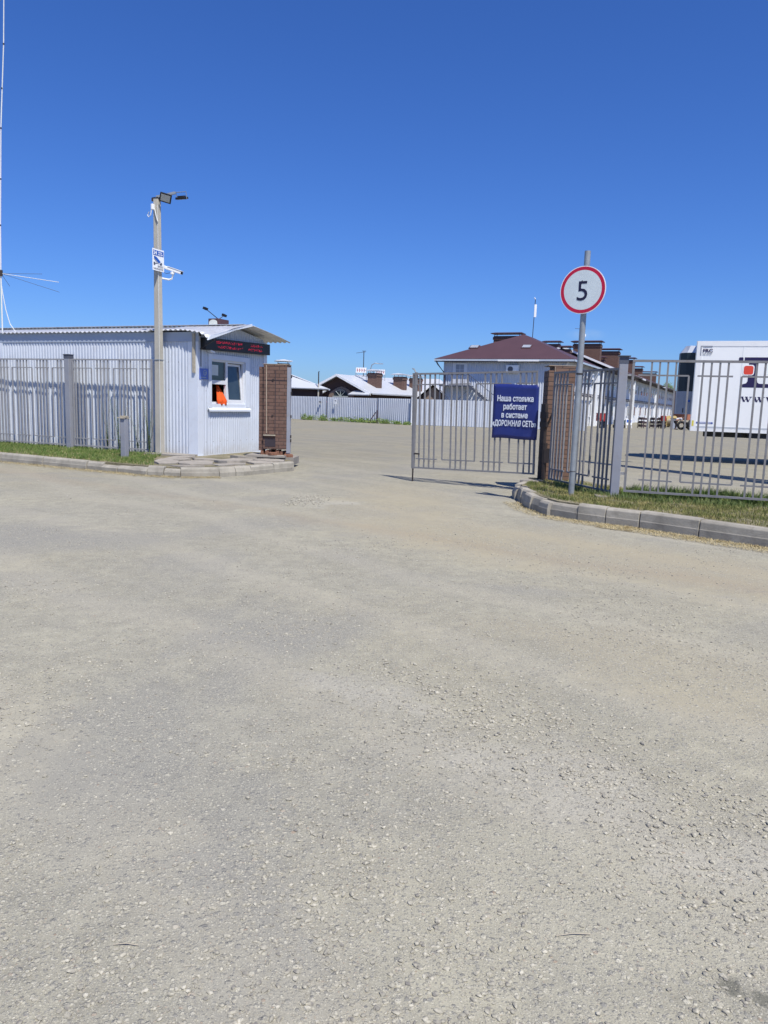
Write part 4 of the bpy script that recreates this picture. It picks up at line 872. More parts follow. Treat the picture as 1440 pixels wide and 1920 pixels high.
# unseen mast added just out of view to cast the second yard shadow
mp = thing('shadow_mast', 'tall unseen concrete mast added out of view to cast a shadow across the yard', 'shadow mast', (9.75, 16.9, 0))
MB().tube([(0, 0, 0), (0, 0, 13.2)], [0.36, 0.2], 16).build('mast', 'pole_concrete', mp, smooth=True)
MB().tube([(1.0, -0.2, 0), (0.1, 0, 11.2)], [0.22, 0.16], 12).build('brace', 'pole_concrete', mp, smooth=True)
MB().tube([(0, 0, 13.1), (0.3, 0.0, 13.5), (1.4, 0.1, 13.6)], 0.035, 8).build('arm', 'galvanised', mp)
MB().box(1.3, 1.9, 0.0, 0.2, 13.55, 13.65).build('lamp_head', 'grey_plastic', mp)  # lamp head made up along with the added mast

# ------------------------------------------------------------------ yard fence
def yard_fence(a, b, label, h=2.03, seams=(), grp='corrugated yard fences'):
    a = Vector(a); b = Vector(b); L = (b - a).length; an = math.atan2(b.y - a.y, b.x - a.x)
    f = thing('sheet_fence', label, 'fence', (a.x, a.y, 0), an, grp)
    mb = MB(); x = 0.0; k = 0; rn = random.Random(int(L * 10))
    while x < L - 0.3:
        w_ = min(5.6, L - x); mb.wave((x, 0, 0.02), X, Z, -Y, w_ - 0.02, h + rn.uniform(-.03, .02), 0.2, 0.045, 'trap'); x += w_
    mb.build('sheeting', 'back_sheet', f)
    MB().box(0, L, 0.02, 0.06, h - 0.35, h - 0.30).box(0, L, 0.02, 0.06, 0.4, 0.45).build('rail', 'dark_steel', f)
    x = 0.0
    while x <= L: MB().box(x - 0.04, x + 0.04, 0.06, 0.14, 0, h - 0.05).build('post', 'dark_steel', f); x += 2.8
    return f
yard_fence((-14.0, 72.6), (1.9, 60.2), 'long pale corrugated sheet fence across the back of the yard below the grey roofs')
yard_fence((2.0, 60.1), (15.0, 57.4), 'pale corrugated sheet fence in front of the two storey brown roofed building')
jp = thing('fence_pipe', 'white pipe post at the joint of the two corrugated fences', 'post', (1.95, 60.0, 0)); MB().tube([(0, 0, 0), (0, 0, 2.2)], 0.08, 10).build('pipe', 'white', jp)
wp = thing('leaning_prop', 'dark prop and stake leaning on the yard fence near the white pipe', 'prop', (-1.4, 61.9, 0))
MB().beam((0.6, 0, 0), (0.6, 0.1, 1.05), 0.09).beam((-0.1, 0, 0), (0.5, 0.1, 0.9), 0.07).build('stake', 'pipe', wp)
fn = thing('fence_notice', 'small white notice with a black mark on the far yard fence', 'sign', (-4.33, 64.88, 1.45), math.atan2(-12.4, 15.9))
MB().box(-0.14, 0.14, -0.09, -0.08, 0, 0.42).build('plate', 'white', fn)
MB().box(-0.08, 0.08, -0.094, -0.0905, 0.24, 0.30, tilt=('Y', 0.4)).build('mark', 'black', fn)
f3_ = thing('fence_lamp', 'small dark lamp fixed on the far yard fence left of the white notice', 'lamp', (-5.8, 66.05, 1.55), 0)
MB().box(-0.09, 0.10, -0.16, 0.0, 0, 0.08).build('lamp_head', 'dark_steel', f3_)
pp_ = thing('timber_pole', 'slim pale timber pole with a dark tip rising behind the yard fence', 'pole', (-6.35, 70.0, 0))
MB().tube([(0, 0, 0), (0.03, 0, 3.2)], 0.07, 8).build('shaft', 'pole_concrete', pp_)
MB().tube([(0.03, 0, 3.2), (0.03, 0, 4.25), (0.08, 0, 4.35)], 0.05, 8).build('tip', 'dark_steel', pp_)

# ------------------------------------------------------------------ two storey building with the brown roofs
BA = math.atan2(0.907, 0.42)
bd = thing('row_building', 'two storey pale clad building row with brown hipped and gabled roofs', 'building', (15.0, 65.0, 0), BA)
BL, BW = 112.0, 11.0; EZ = 5.75
MB().box(0.06, BL, 0.06, BW, 0, EZ).build('core', 'white_wall', bd)
MB().wave((0, 0, 0), Y, Z, -X, BW, EZ, 0.22, 0.045).build('end_wall', 'clad', bd)
MB().wave((0.0, 0, 3.0), X, Z, -Y, BL, EZ - 3.0, 0.25, 0.03).build('upper_cladding', 'clad', bd)
def slab_roof(mb, quad, th=0.10):
    q = [Vector(p) for p in quad]; nn = (q[1] - q[0]).cross(q[2] - q[0]).normalized()
    if nn.z < 0: nn = -nn
    lo = [p - nn * th for p in q]; n = len(q)
    mb.raw(q + lo, [tuple(range(n)), tuple(range(2 * n - 1, n - 1, -1))] + [(i, i + n, (i + 1) % n + n, (i + 1) % n) for i in range(n)])
# hipped head: eave rectangle around x -0.6..14
hip = MB(); e0, e1, f0, f1 = -0.6, 13.0, -0.75, BW + 0.7; ap1 = (5.2, 5.2, 8.35); ap2 = (9.0, 5.2, 8.35)
slab_roof(hip, [(e0, f0, EZ), (e0, f1, EZ), ap1]); slab_roof(hip, [(e0, f0, EZ), ap1, ap2, (e1, f0, EZ)]); slab_roof(hip, [(e0, f1, EZ), (e1, f1, EZ), ap2, ap1]); slab_roof(hip, [(e1, f0, EZ), ap2, (e1, f1, EZ)])
hip.build('hip_roof', 'brown_roof', bd)
MB().box(e0 - 0.08, e0 - 0.02, f0, f1, EZ - 0.20, EZ - 0.04).box(e0 - .02, e1, f0 - 0.08, f0 - 0.02, EZ - 0.20, EZ - 0.04).build('gutter', 'trailer_trim', bd)
MB().box(e0 - 0.11, e0 - 0.085, 2.2, 5.8, EZ - 0.22, EZ - 0.10).build('white_trim_board', 'white', bd)
MB().box(e0, -0.05, f0, f1, EZ - 0.26, EZ - 0.21).build('soffit', 'soffit', bd)
for y_ in (4.05, 8.9):
    fz = lambda t: (e0 + (ap1[0] - e0) * t, EZ + (ap1[2] - EZ) * t)
    (xa, za), (xb, zb_) = fz(0.40), fz(0.52)
    s_ = MB(); slab_roof(s_, [(xa, y_ - .45, za + .05), (xa, y_ + .45, za + .05), (xb, y_ + .45, zb_ + .05), (xb, y_ - .45, zb_ + .05)], 0.08); so_ = s_.build('skylight', 'brown_roof', bd)
    s_ = MB(); slab_roof(s_, [(xa + .08, y_ - .36, za + .12), (xa + .08, y_ + .36, za + .12), (xb - .08, y_ + .36, zb_ + .06), (xb - .08, y_ - .36, zb_ + .06)], 0.03); s_.build('pane', 'grey_plastic', so_)
# drain pipe, door, landing and stairs on the end wall
MB().tube([(e0, BW + 0.6, EZ - .1), (e0 + 0.1, BW + .4, EZ - .5), (-0.1, BW - 0.15, EZ - 1.3), (-0.1, BW - 0.15, 0)], 0.06, 8).build('drain_pipe', 'pipe', bd)
MB().tube([(e0 + .3, -.3, EZ - .1), (-0.12, 0.25, EZ - .9), (-0.12, 0.25, 0)], 0.06, 8).build('drain_pipe', 'white_wall', bd)
yd = 8.75
dr = MB().box(-0.11, -0.05, yd, yd + 1.35, 3.45, 5.42).build('door', 'pvc', bd)
MB().box(-0.125, -0.112, yd + .3, yd + 1.05, 4.35, 5.25).build('pane', 'grey_plastic', dr)
MB().box(-0.13, -0.126, yd + .65, yd + .69, 4.35, 5.25).box(-0.13, -0.126, yd + .3, yd + 1.05, 4.78, 4.81).build('glazing_bar', 'pvc', dr)
ac = MB().box(-0.42, -0.06, 2.9 + 1.1, 4.0 + 1.1, 4.55, 5.22).build('air_conditioner', 'white', bd, bevel=0.02)
MB().disc((-0.425, 4.72, 4.88), 0.24, -Y, Z, 0.01, 20).build('fan_grille', 'cap_steel', ac)
stp = MB().box(-1.3, -0.05, 8.1, 10.9, 3.30, 3.40)
for k in range(13): stp.box(-1.3, -0.1, 7.85 - k * 0.27, 8.10 - k * 0.27, 3.18 - k * 0.2, 3.21 - k * 0.2)
stp.beam((-1.32, 8.1, 3.35), (-1.32, 4.4, 0.6), 0.06, 0.22).beam((-1.32, 8.1, 4.3), (-1.32, 4.4, 1.55), 0.05).beam((-1.32, 8.1, 4.3), (-1.32, 10.9, 4.3), 0.05)
for k in range(8): stp.beam((-1.32, 10.9 - k * 0.4, 3.35), (-1.32, 10.9 - k * 0.4, 4.3), 0.035)
for k in range(9): stp.beam((-1.32, 7.9 - k * 0.42, 3.2 - k * 0.31), (-1.32, 7.9 - k * 0.42, 4.15 - k * 0.31), 0.035)
stp.beam((-1.3, 10.8, 0), (-1.3, 10.8, 3.3), 0.1).beam((-1.3, 8.2, 0), (-1.3, 8.2, 3.3), 0.1).beam((-1.3, 10.8, 0.4), (-1.3, 8.2, 3.0), 0.05).beam((-1.3, 8.2, .4), (-1.3, 10.8, 3.0), 0.05)
stp.build('outside_stairs', 'cap_steel', bd)
# roofs of the row behind: gable ends step out towards the yard
def gable_roof(x0, x1, y0, y1, ez, rz, nm='gable_roof'):
    yc = (y0 + y1) / 2; mb = MB()
    slab_roof(mb, [(x0, y0, ez), (x0, yc, rz), (x1, yc, rz), (x1, y0, ez)]); slab_roof(mb, [(x0, yc, rz), (x0, y1, ez), (x1, y1, ez), (x1, yc, rz)])
    o = mb.build(nm, 'brown_roof', bd)
    MB().extrude([(y0 + .3, ez - .12), (y1 - .3, ez - .12), (yc, rz - .22)][::-1], (x0 + .9, 0, 0), Y, Z, 0.02).build('gable_wall', 'soffit', o)
    e = MB(); e.extrude([(y0, ez - .20), (y0, ez + .02), (yc, rz + .02), (yc, rz - .20)], (x0 - .03, 0, 0), Y, Z, 0.03); e.extrude([(yc, rz - .20), (yc, rz + .02), (y1, ez + .02), (y1, ez - .20)], (x0 - .03, 0, 0), Y, Z, 0.03)
    e.build('white_verge', 'white', o)
    MB().raw([(x0, y0, ez - .11), (x1, y0, ez - .11), (x1, y0 + 1.6, ez - .11), (x0, y0 + 1.6, ez - .11)], [(0, 1, 2, 3)]).build('soffit', 'soffit', o)
gable_roof(16.0, 40.0, -1.7, BW - 1.4, EZ + 0.1, 8.15)
gable_roof(43.0, 72.0, -1.7, BW - 1.4, EZ + 0.1, 8.05)
gable_roof(75.0, BL, -1.5, BW - 1.2, EZ + 0.1, 8.0)
m_ = MB()
for (x0, x1) in ((13, 16.2), (39.8, 43.2), (71.8, 75.2)): slab_roof(m_, [(x0, -.7, EZ), (x0, 5, 7.3), (x1, 5, 7.3), (x1, -.7, EZ)]); slab_roof(m_, [(x0, 5, 7.3), (x0, BW + .5, EZ), (x1, BW + .5, EZ), (x1, 5, 7.3)])
m_.build('link_roof', 'brown_roof', bd)
def chimney(parent, x, y, z0, z1, w_, d_, capm='brown_roof', mt='chimney'):
    o = MB().box(x - w_ / 2, x + w_ / 2, y - d_ / 2, y + d_ / 2, z0, z1).box(x - w_ / 2 - .06, x + w_ / 2 + .06, y - d_ / 2 - .06, y + d_ / 2 + .06, z1 - 0.35, z1 - 0.10).build('chimney', mt, parent)
    c = MB()
    for sx_ in (-1, 1):
        for sy_ in (-1, 1): c.beam((x + sx_ * (w_ / 2 - .08), y + sy_ * (d_ / 2 - .08), z1), (x + sx_ * (w_ / 2 - .08), y + sy_ * (d_ / 2 - .08), z1 + .22), 0.05)
    c.box(x - w_ / 2 - .25, x + w_ / 2 + .25, y - d_ / 2 - .25, y + d_ / 2 + .25, z1 + .2, z1 + .26)
    c.raw([(x - w_ / 2 - .25, y - d_ / 2 - .25, z1 + .262), (x + w_ / 2 + .25, y - d_ / 2 - .25, z1 + .262), (x + w_ / 2 + .25, y + d_ / 2 + .25, z1 + .262), (x - w_ / 2 - .25, y + d_ / 2 + .25, z1 + .262), (x, y - d_ / 2, z1 + .38), (x, y + d_ / 2, z1 + .38)],
          [(0, 1, 4), (1, 2, 5, 4), (2, 3, 5), (3, 0, 4, 5), (3, 2, 1, 0)])
    c.build('chimney_cap', capm, o); return o
for (x_, y_, z1_, w_, d_) in ((7.0, 7.2, 8.35, 0.9, 2.6), (18.0, 5.4, 8.5, 0.8, 1.6), (17.6, 1.6, 8.45, 1.0, 2.8), (26.5, 2.0, 7.4, .9, 1.6), (13.5, 3.0, 7.6, .8, 1.0), (30.0, 1.4, 8.6, 1.2, 2.6), (46.0, 1.6, 8.6, 1.0, 2.6), (60, 2.0, 8.2, 1, 2.4), (80, 2.0, 8.4, 1, 2.6)):
    chimney(bd, x_, y_, 5.9, z1_, w_, d_)
# facade: strip windows, doors, pipes and air conditioners
rn = random.Random(12); k = 0
x_ = 2.0
while x_ < BL - 3:
    wf = MB().box(x_, x_ + 1.2, -0.07, -0.03, 3.85, 5.15).build('window', 'pvc', bd); MB().box(x_ + .1, x_ + 1.1, -0.085, -0.071, 3.95, 5.05).build('pane', 'pane', wf)
    if rn.random() < 0.75:
        a_ = MB().box(x_ + 1.45, x_ + 2.25, -0.42, -0.05, 4.5, 5.05).build('air_conditioner', 'white', bd)
    if int(x_ / 3.4) % 2 == 0:
        df = MB().box(x_ + .2, x_ + 1.5, -0.05, 0.05, 0, 2.3).build('door', rn.choice(['pvc', 'grey_plastic', 'white']), bd)
    else:
        wf = MB().box(x_, x_ + 1.5, -0.03, 0.05, 0.9, 2.3).build('window', 'pvc', bd); MB().box(x_ + .1, x_ + 1.4, -0.045, -0.031, 1.0, 2.2).build('pane', 'pane', wf)
    x_ += 3.4
MB().tube([(0.3, -0.25, 3.05), (BL, -0.25, 3.05)], 0.05, 6).tube([(0.3, -0.25, 2.85), (BL, -0.25, 2.85)], 0.05, 6).build('heating_pipe', 'pipe', bd)
dp = MB()
for x_ in (12.5, 15.5, 41.5, 73.5): dp.box(x_, x_ + 0.5, -0.55, -0.02, 0, EZ - .1)
dp.build('pilaster', 'white', bd)
dp = MB()
for x_ in (22, 29, 36, 50, 58, 66, 82, 90, 98): dp.tube([(x_, -0.12, 0), (x_, -0.12, EZ - .1)], 0.06, 6)
dp.build('downpipe', 'white', bd)
cn = MB().box(24, 27.5, -1.4, -0.05, 2.55, 2.66).build('canopy', 'grey_plastic', bd)
# antenna on the hip roof
an = thing('roof_aerial', 'thin aerial mast with a white panel aerial above the brown hipped roof', 'aerial', (14.0, 76.0, 7.2))
MB().tube([(0, 0, -0.5), (0.12, 0, 4.9)], 0.035, 6).build('mast', 'dark_steel', an)
MB().box(0.06, 0.28, -0.06, 0.06, 3.2, 4.4).build('panel', 'white', an)
MB().tube([(0.12, 0, 4.9), (0.0, 0, 5.05)], 0.05, 6).build('tip', 'white', an)
ds = thing('dish_aerial', 'small white dish aerial beside the speed sign pole above the big brown chimney', 'aerial', (20.0, 80.0, 7.9))
MB().tube([(0, 0, -0.6), (0, 0, 1.9)], 0.04, 6).build('mast', 'galvanised', ds)
MB().tube([(-0.9, 0, 1.95), (0.2, 0, 1.9)], 0.02, 5).build('rod', 'dark_steel', ds)
MB().tube([(-0.05, -0.1, 1.2), (-0.1, -0.25, 1.25)], [0.2, 0.3], 14).build('dish', 'white', ds)

# ------------------------------------------------------------------ grey roofed houses beyond the fence
def house(name, label, loc, rz, W_, D_, ez, rz_, hip_=0, over=0.5, grp='grey roofed houses beyond the yard fence'):
    h = thing(name, label, 'house', loc, rz, grp)
    MB().box(-W_ / 2 + over, W_ / 2 - over, over if hip_ else 0.3, D_ - over, 0, ez - .05).build('wall', 'dark_wall', h)
    r_ = MB()
    if hip_:
        slab_roof(r_, [(-W_ / 2, 0, ez), (W_ / 2, 0, ez), (0, hip_, rz_)]); slab_roof(r_, [(-W_ / 2, D_, ez), (W_ / 2, D_, ez), (0, D_ - hip_, rz_)])
        slab_roof(r_, [(-W_ / 2, 0, ez), (0, hip_, rz_), (0, D_ - hip_, rz_), (-W_ / 2, D_, ez)]); slab_roof(r_, [(W_ / 2, 0, ez), (0, hip_, rz_), (0, D_ - hip_, rz_), (W_ / 2, D_, ez)])
    else:
        slab_roof(r_, [(-W_ / 2, -.3, ez), (0, -.3, rz_), (0, D_, rz_), (-W_ / 2, D_, ez)]); slab_roof(r_, [(W_ / 2, -.3, ez), (0, -.3, rz_), (0, D_, rz_), (W_ / 2, D_, ez)])
        MB().extrude([(-W_ / 2 + .5, ez - .05), (W_ / 2 - .5, ez - .05), (0, rz_ - .15)], (0, 0.30, 0), X, Z, 0.02).build('gable_wall', 'dark_wall', h)
        e = MB(); e.extrude([(-W_ / 2, ez - .24), (0, rz_ - .22), (0, rz_ + .02), (-W_ / 2, ez + .02)], (0, -.34, 0), X, Z, .04); e.extrude([(W_ / 2, ez - .24), (W_ / 2, ez + .02), (0, rz_ + .02), (0, rz_ - .22)], (0, -.34, 0), X, Z, .04)
        e.build('white_verge', 'white', h)
    r_.build('roof', 'grey_roof', h)
    MB().box(W_ / 2 - .02, W_ / 2 + .1, 0, D_, ez - .14, ez - .02).box(-W_ / 2 - .1, -W_ / 2 + .02, 0, D_, ez - .14, ez - .02).build('gutter', 'trailer_trim', h)
    return h
hB = house('single_storey_house', 'dark brown gabled house with an arched window and three capped chimneys', (-5.2, 80.0, 0), R(-30), 8.4, 17.0, 2.62, 4.5)
aw = MB().extrude([(-1.75, -0.4), (1.75, -0.4), (1.45, 0.55), (0.55, 1.05), (0, 1.2), (-0.55, 1.05), (-1.45, 0.55)], (0.3, 0.20, 2.05), X, Z, 0.1).build('window_surround', 'beige', hB)
arc = [(0.85 * math.cos(R(a_)), 0.80 * math.sin(R(a_))) for a_ in range(0, 181, 15)]
wn_ = MB().extrude(arc, (0.3, 0.08, 2.2), X, Z, 0.02).build('window', 'pane', hB)
fr = MB()
for a_ in (45, 90, 135): fr.beam((0.3, 0.05, 2.2), (0.3 + .82 * math.cos(R(a_)), 0.05, 2.2 + .78 * math.sin(R(a_))), 0.045)
fr.beam((-.65, .05, 2.2), (1.25, .05, 2.2), 0.12)
fr.build('glazing_bar', 'blind', wn_)
MB().extrude([(-1.6, 0), (1.7, 0), (1.4, .35), (-1.3, .35)], (0.3, -.3, 1.55), X, Z, .1).build('awning', 'awning', hB)
s_ = MB(); slab_roof(s_, [(1.9, -1.0, 2.45), (4.4, -1.0, 2.45), (4.0, .2, 2.8), (1.9, .2, 2.85)]); slab_roof(s_, [(-4.6, -1.0, 2.45), (-1.5, -1.0, 2.45), (-1.5, .2, 2.85), (-4.2, .2, 2.8)]); s_.build('porch_roof', 'grey_roof', hB)
for (x_, y_, z1_) in ((2.3, 3.6, 4.9), (2.4, 9.0, 4.75), (2.5, 12.6, 4.75)): chimney(hB, x_, y_, 2.9, z1_ - .1, 1.15, 1.1, 'grey_roof')
hA = house('single_storey_house', 'dark house with a hipped grey roof and brick chimney beside the left brick pillar', (-11.4, 68.6, 0), R(13), 12.4, 10.0, 2.8, 5.3, 5.5)
chimney(hA, 2.45, 4.6, 3.9, 5.1, 1.1, 1.3, 'grey_roof')
hC = house('single_storey_house', 'small brown gabled house seen through the gate bars left of the two storey building', (5.1, 86.0, 0), R(-12), 4.3, 9.0, 2.3, 4.1)
MB().extrude([(-.9, 0), (.9, 0), (.9, 1.0), (0, 1.7), (-.9, 1.0)], (0, .2, 1.9), X, Z, .1).build('window_surround', 'beige', hC)
hD = house('single_storey_house', 'wide grey roofed house behind the gabled houses with a low white capped chimney', (9.5, 97.0, 0), R(78), 9.0, 20.0, 2.7, 4.9, 3.0)
chimney(hD, 2.0, 13.5, 3.0, 4.9, 1.0, 1.8, 'grey_roof')
for (x_, y_, w_, z_, lb) in ((-2.9, 82.5, 1.15, 4.25, 'white roof sign with red letters left of the street lamp on the grey roof'), (-0.9, 87.0, 1.1, 4.3, 'white roof sign on a lattice stand between two chimneys')):
    rs = thing('roof_sign', lb, 'sign', (x_, y_, 0), R(-10), 'roof signs on the grey roof')
    MB().box(-w_ / 2, w_ / 2, -.03, .03, z_ + .55, z_ + 1.1).build('board', 'white', rs)
    l_ = MB()
    for k in range(4): l_.box(-w_ / 2 + .12 + k * .25, -w_ / 2 + .2 + k * .25, -.036, -.031, z_ + .66, z_ + 1.0).box(-w_ / 2 + .2 + k * .25, -w_ / 2 + .28 + k * .25, -.036, -.031, z_ + .8, z_ + .86)
    l_.build('lettering', 'awning', rs)
    MB().beam((-w_ / 2, 0, z_ - .8), (-w_ / 2, 0, z_ + 1.1), .05).beam((w_ / 2, 0, z_ - .8), (w_ / 2, 0, z_ + 1.1), .05).beam((-w_ / 2, 0, z_ - .5), (w_ / 2, 0, z_ + .5), .03).beam((w_ / 2, 0, z_ - .5), (-w_ / 2, 0, z_ + .5), .03).build('stand', 'galvanised', rs)
sl_ = thing('street_lamp', 'curved street lamp standing behind the roof signs', 'street lamp', (-2.15, 95.0, 0))
MB().tube([(0, 0, 0), (0, 0, 5.9), (.12, 0, 6.3), (.5, 0, 6.5), (1.0, 0, 6.45)], 0.06, 8).build('pole', 'galvanised', sl_); MB().box(.9, 1.5, -.12, .12, 6.4, 6.5).build('lamp_head', 'grey_plastic', sl_)
tv = thing('tv_aerial', 'tall thin television aerial behind the roof signs', 'aerial', (-2.9, 90.0, 0))
MB().tube([(0, 0, 0), (0, 0, 7.6)], 0.045, 6).build('mast', 'dark_steel', tv); MB().beam((-.9, 0, 7.35), (.2, 0, 7.5), .04).beam((-.2, 0, 7.6), (.25, 0, 7.6), .05).build('boom', 'dark_steel', tv)

# far red brick building, a tree, and things standing in the yard
rbd = thing('brick_building', 'red brick building at the far end of the yard beside the trailer nose', 'building', (66, 168, 0), R(20))
MB().box(0, 9, 0, 10, 0, 6.1).build('wall', 'red_brick', rbd); MB().box(-.2, 9.2, -.2, 10.2, 6.1, 6.35).build('roof', 'soffit', rbd)
for x_ in (1.2, 4.0, 6.8):
    for z_ in (1.0, 3.8): wq = MB().box(x_, x_ + 1.1, -.06, 0.0, z_, z_ + 1.5).build('window', 'pvc', rbd); MB().box(x_ + .1, x_ + 1.0, -.075, -.061, z_ + .1, z_ + 1.4).build('pane', 'pane', wq)
def foliage(name, mt, parent, c, rad_, n_, leaf, seed):
    rn_ = random.Random(seed); mb = MB()
    cl2 = [(Vector((rn_.gauss(0, .45), rn_.gauss(0, .45), rn_.gauss(0, .45))), rn_.uniform(.25, .5)) for _ in range(14)]
    for i in range(n_):
        cc, rr_ = rn_.choice(cl2); d_ = Vector((rn_.gauss(0, 1), rn_.gauss(0, 1), rn_.gauss(0, 1))).normalized() * rr_ * rn_.random() ** .4
        p = Vector(c) + Vector(((cc.x + d_.x) * rad_[0], (cc.y + d_.y) * rad_[1], (cc.z + d_.z) * rad_[2]))
        a = Vector((rn_.gauss(0, 1), rn_.gauss(0, 1), rn_.gauss(0, 1))).normalized(); b_ = a.orthogonal().normalized()
        mb.raw([p, p + a * leaf + b_ * leaf * .35, p + a * leaf * 2, p + a * leaf - b_ * leaf * .35], [(0, 1, 2, 3)])
    return mb.build(name, mt, parent)
tre = thing('tree', 'small green tree top showing above the far end of the building row', 'tree', (66.5, 182, 0))
MB().tube([(0, 0, 0), (.2, 0, 4), (0, 0, 6.5)], [.25, .18, .06], 8).build('trunk', 'bark', tre)
foliage('crown', 'weed', tre, (0, 0, 7.0), (2.0, 2.0, 2.2), 1500, .16, 3)

def at(px, y): return (px - 720) / F_PX * y * 1.0
o = thing('cable_reel', 'big pale wooden cable reel lying tilted on the yard before the building row', 'cable reel', (30.6, 82.0, 0), R(35))
MB().disc((0, -0.32, .62), .62, X, Z, .06, 28).disc((0, .38, .62), .62, X, Z, .06, 28).build('flange', 'wood', o)
MB().tube([(0, -.36, .62), (0, .36, .62)], .3, 16).build('drum', 'board', o)
for (x_, y_, rz_, lb) in ((19.55, 69.5, .3, 'red metal box on a dark stand before the white building row'),):
    o = thing('box_stand', lb, 'box', (x_, y_, 0), rz_)
    MB().box(-.40, .40, -.3, .3, .62, 1.30).box(-.43, .43, -.33, .33, 1.30, 1.34).build('box', 'red', o)
    MB().box(-.32, .36, -.25, .25, .0, .10).box(-.30, -.24, -.25, .25, .1, .62).box(.22, .28, -.25, .25, .1, .62).box(-.2, .3, -.2, .2, .3, .55).build('stand', 'black', o)
o = thing('folding_board', 'white and blue folding notice board by the building row', 'board', (22.6, 71.5, 0), .3)
MB().beam((-.28, -.2, 0), (-.28, 0, .85), .04).beam((.28, -.2, 0), (.28, 0, .85), .04).beam((-.28, .22, 0), (-.28, 0, .85), .04).beam((.28, .22, 0), (.28, 0, .85), .04).build('frame', 'white', o)
MB().box(-.3, .3, -.13, -.11, .3, .88, tilt=('X', -.2)).build('panel', 'white', o)
MB().box(-.24, .24, -.15, -.135, .55, .8, tilt=('X', -.2)).build('blue_field', 'sign_blue', o)
rk = None
for (x_, y_, lb) in ((26.3, 75.0, 'dark slatted rack standing left of the red machine by the building row'), (27.9, 77.5, 'dark slatted rack standing close behind the red machine by the building row'), (24.8, 74.0, 'low dark rack nearest the white notice board')):
    if rk is None:
        rk = thing('display_rack', lb, 'rack', (x_, y_, 0), .4, 'dark racks before the building row')
        b1_ = MB()
        for q_ in (-.35, .35):
            for w_ in (-.25, .25): b1_.beam((q_, w_, 0), (q_, w_, 1.0), .05)
        b1_.build('frame', 'black', rk); b2_ = MB()
        for z_ in (.12, .45, .80): b2_.box(-.38, .38, -.28, .28, z_, z_ + .04).box(-.33, .05, -.22, .2, z_ + .04, z_ + .24).box(.08, .34, -.2, .2, z_ + .04, z_ + .18)
        b2_.build('shelf', 'pipe', rk)
    else:
        c_ = copy_tree(rk); c_.location = (x_, y_, 0); c_['label'] = lb
o = thing('red_machine', 'red machine on dark legs in front of the white building row', 'machine', (26.95, 74.5, 0), .2)
MB().box(-.22, .22, -.2, .2, .75, 1.25).build('body', 'red', o, bevel=.04); MB().beam((-.15, -.1, 0), (-.15, -.1, .75), .06).beam((.15, .1, 0), (.15, .1, .75), .06).beam((-.15, .1, 0), (-.15, .1, .75), .05).beam((.15, -.1, 0), (.15, -.1, .75), .05).build('leg', 'black', o)
o = thing('grey_bin', 'grey upright bin beside the red machine', 'bin', (28.4, 75.5, 0), .1)
MB().box(-.25, .25, -.25, .25, 0, .95).build('body', 'grey_plastic', o, bevel=.03); MB().box(-.28, .28, -.28, .28, .95, 1.02).build('lid', 'black', o)
o = thing('green_trolley', 'low dark green trolley at the foot of the building row left of the notice board', 'trolley', (21.6, 70.8, 0), .4)
MB().box(-.5, .4, -.3, .3, .35, .75).build('body', 'green_metal', o, bevel=.03)
for q_ in (-.35, .25): MB().tube([(q_, -.32, .17), (q_, .32, .17)], .17, 14).build('wheel', 'rubber', o)
# tyres heaped by the trailer nose
tspec = ((27.6, 71.5, .42, 0, 0), (28.3, 71.2, .42, .3, 0), (27.9, 70.6, .55, 1.2, 1), (28.7, 71.9, .62, 1.4, 1), (28.9, 70.9, .20, 0, 2), (28.1, 71.3, .62, .2, 2))
t0 = None
labels_t = ['worn tyre standing at the left end of the heap by the trailer nose', 'worn tyre standing second from the left in the heap', 'tyre leaning forward at the front of the heap', 'highest leaning tyre at the right of the heap', 'tyre lying flat at the right foot of the heap', 'tyre lying flat on top of the heap']
for i, (x_, y_, z_, a_, kd) in enumerate(tspec):
    if t0 is None:
        rt_ = MB(); n1, n2 = 24, 10; vs = []; fs = []
        for p_i in range(n1):
            for q_i in range(n2):
                A_ = 2 * math.pi * p_i / n1; B_ = 2 * math.pi * q_i / n2
                rr_ = .31 + .11 * math.cos(B_); vs.append((rr_ * math.cos(A_), .12 * math.sin(B_), rr_ * math.sin(A_)))
                fs.append((p_i * n2 + q_i, ((p_i + 1) % n1) * n2 + q_i, ((p_i + 1) % n1) * n2 + (q_i + 1) % n2, p_i * n2 + (q_i + 1) % n2))
        rt_.raw(vs, fs); t0 = rt_.build('tyre', 'rubber', None, smooth='all'); tt_ = t0
    else: tt_ = t0.copy(); COL.objects.link(tt_)
    tt_.location = (x_, y_, z_); tt_.rotation_euler = (0 if kd == 0 else (.35 if kd == 1 else R(88)), 0, a_); tag(tt_, labels_t[i], 'tyre', 'tyres heaped by the trailer nose')
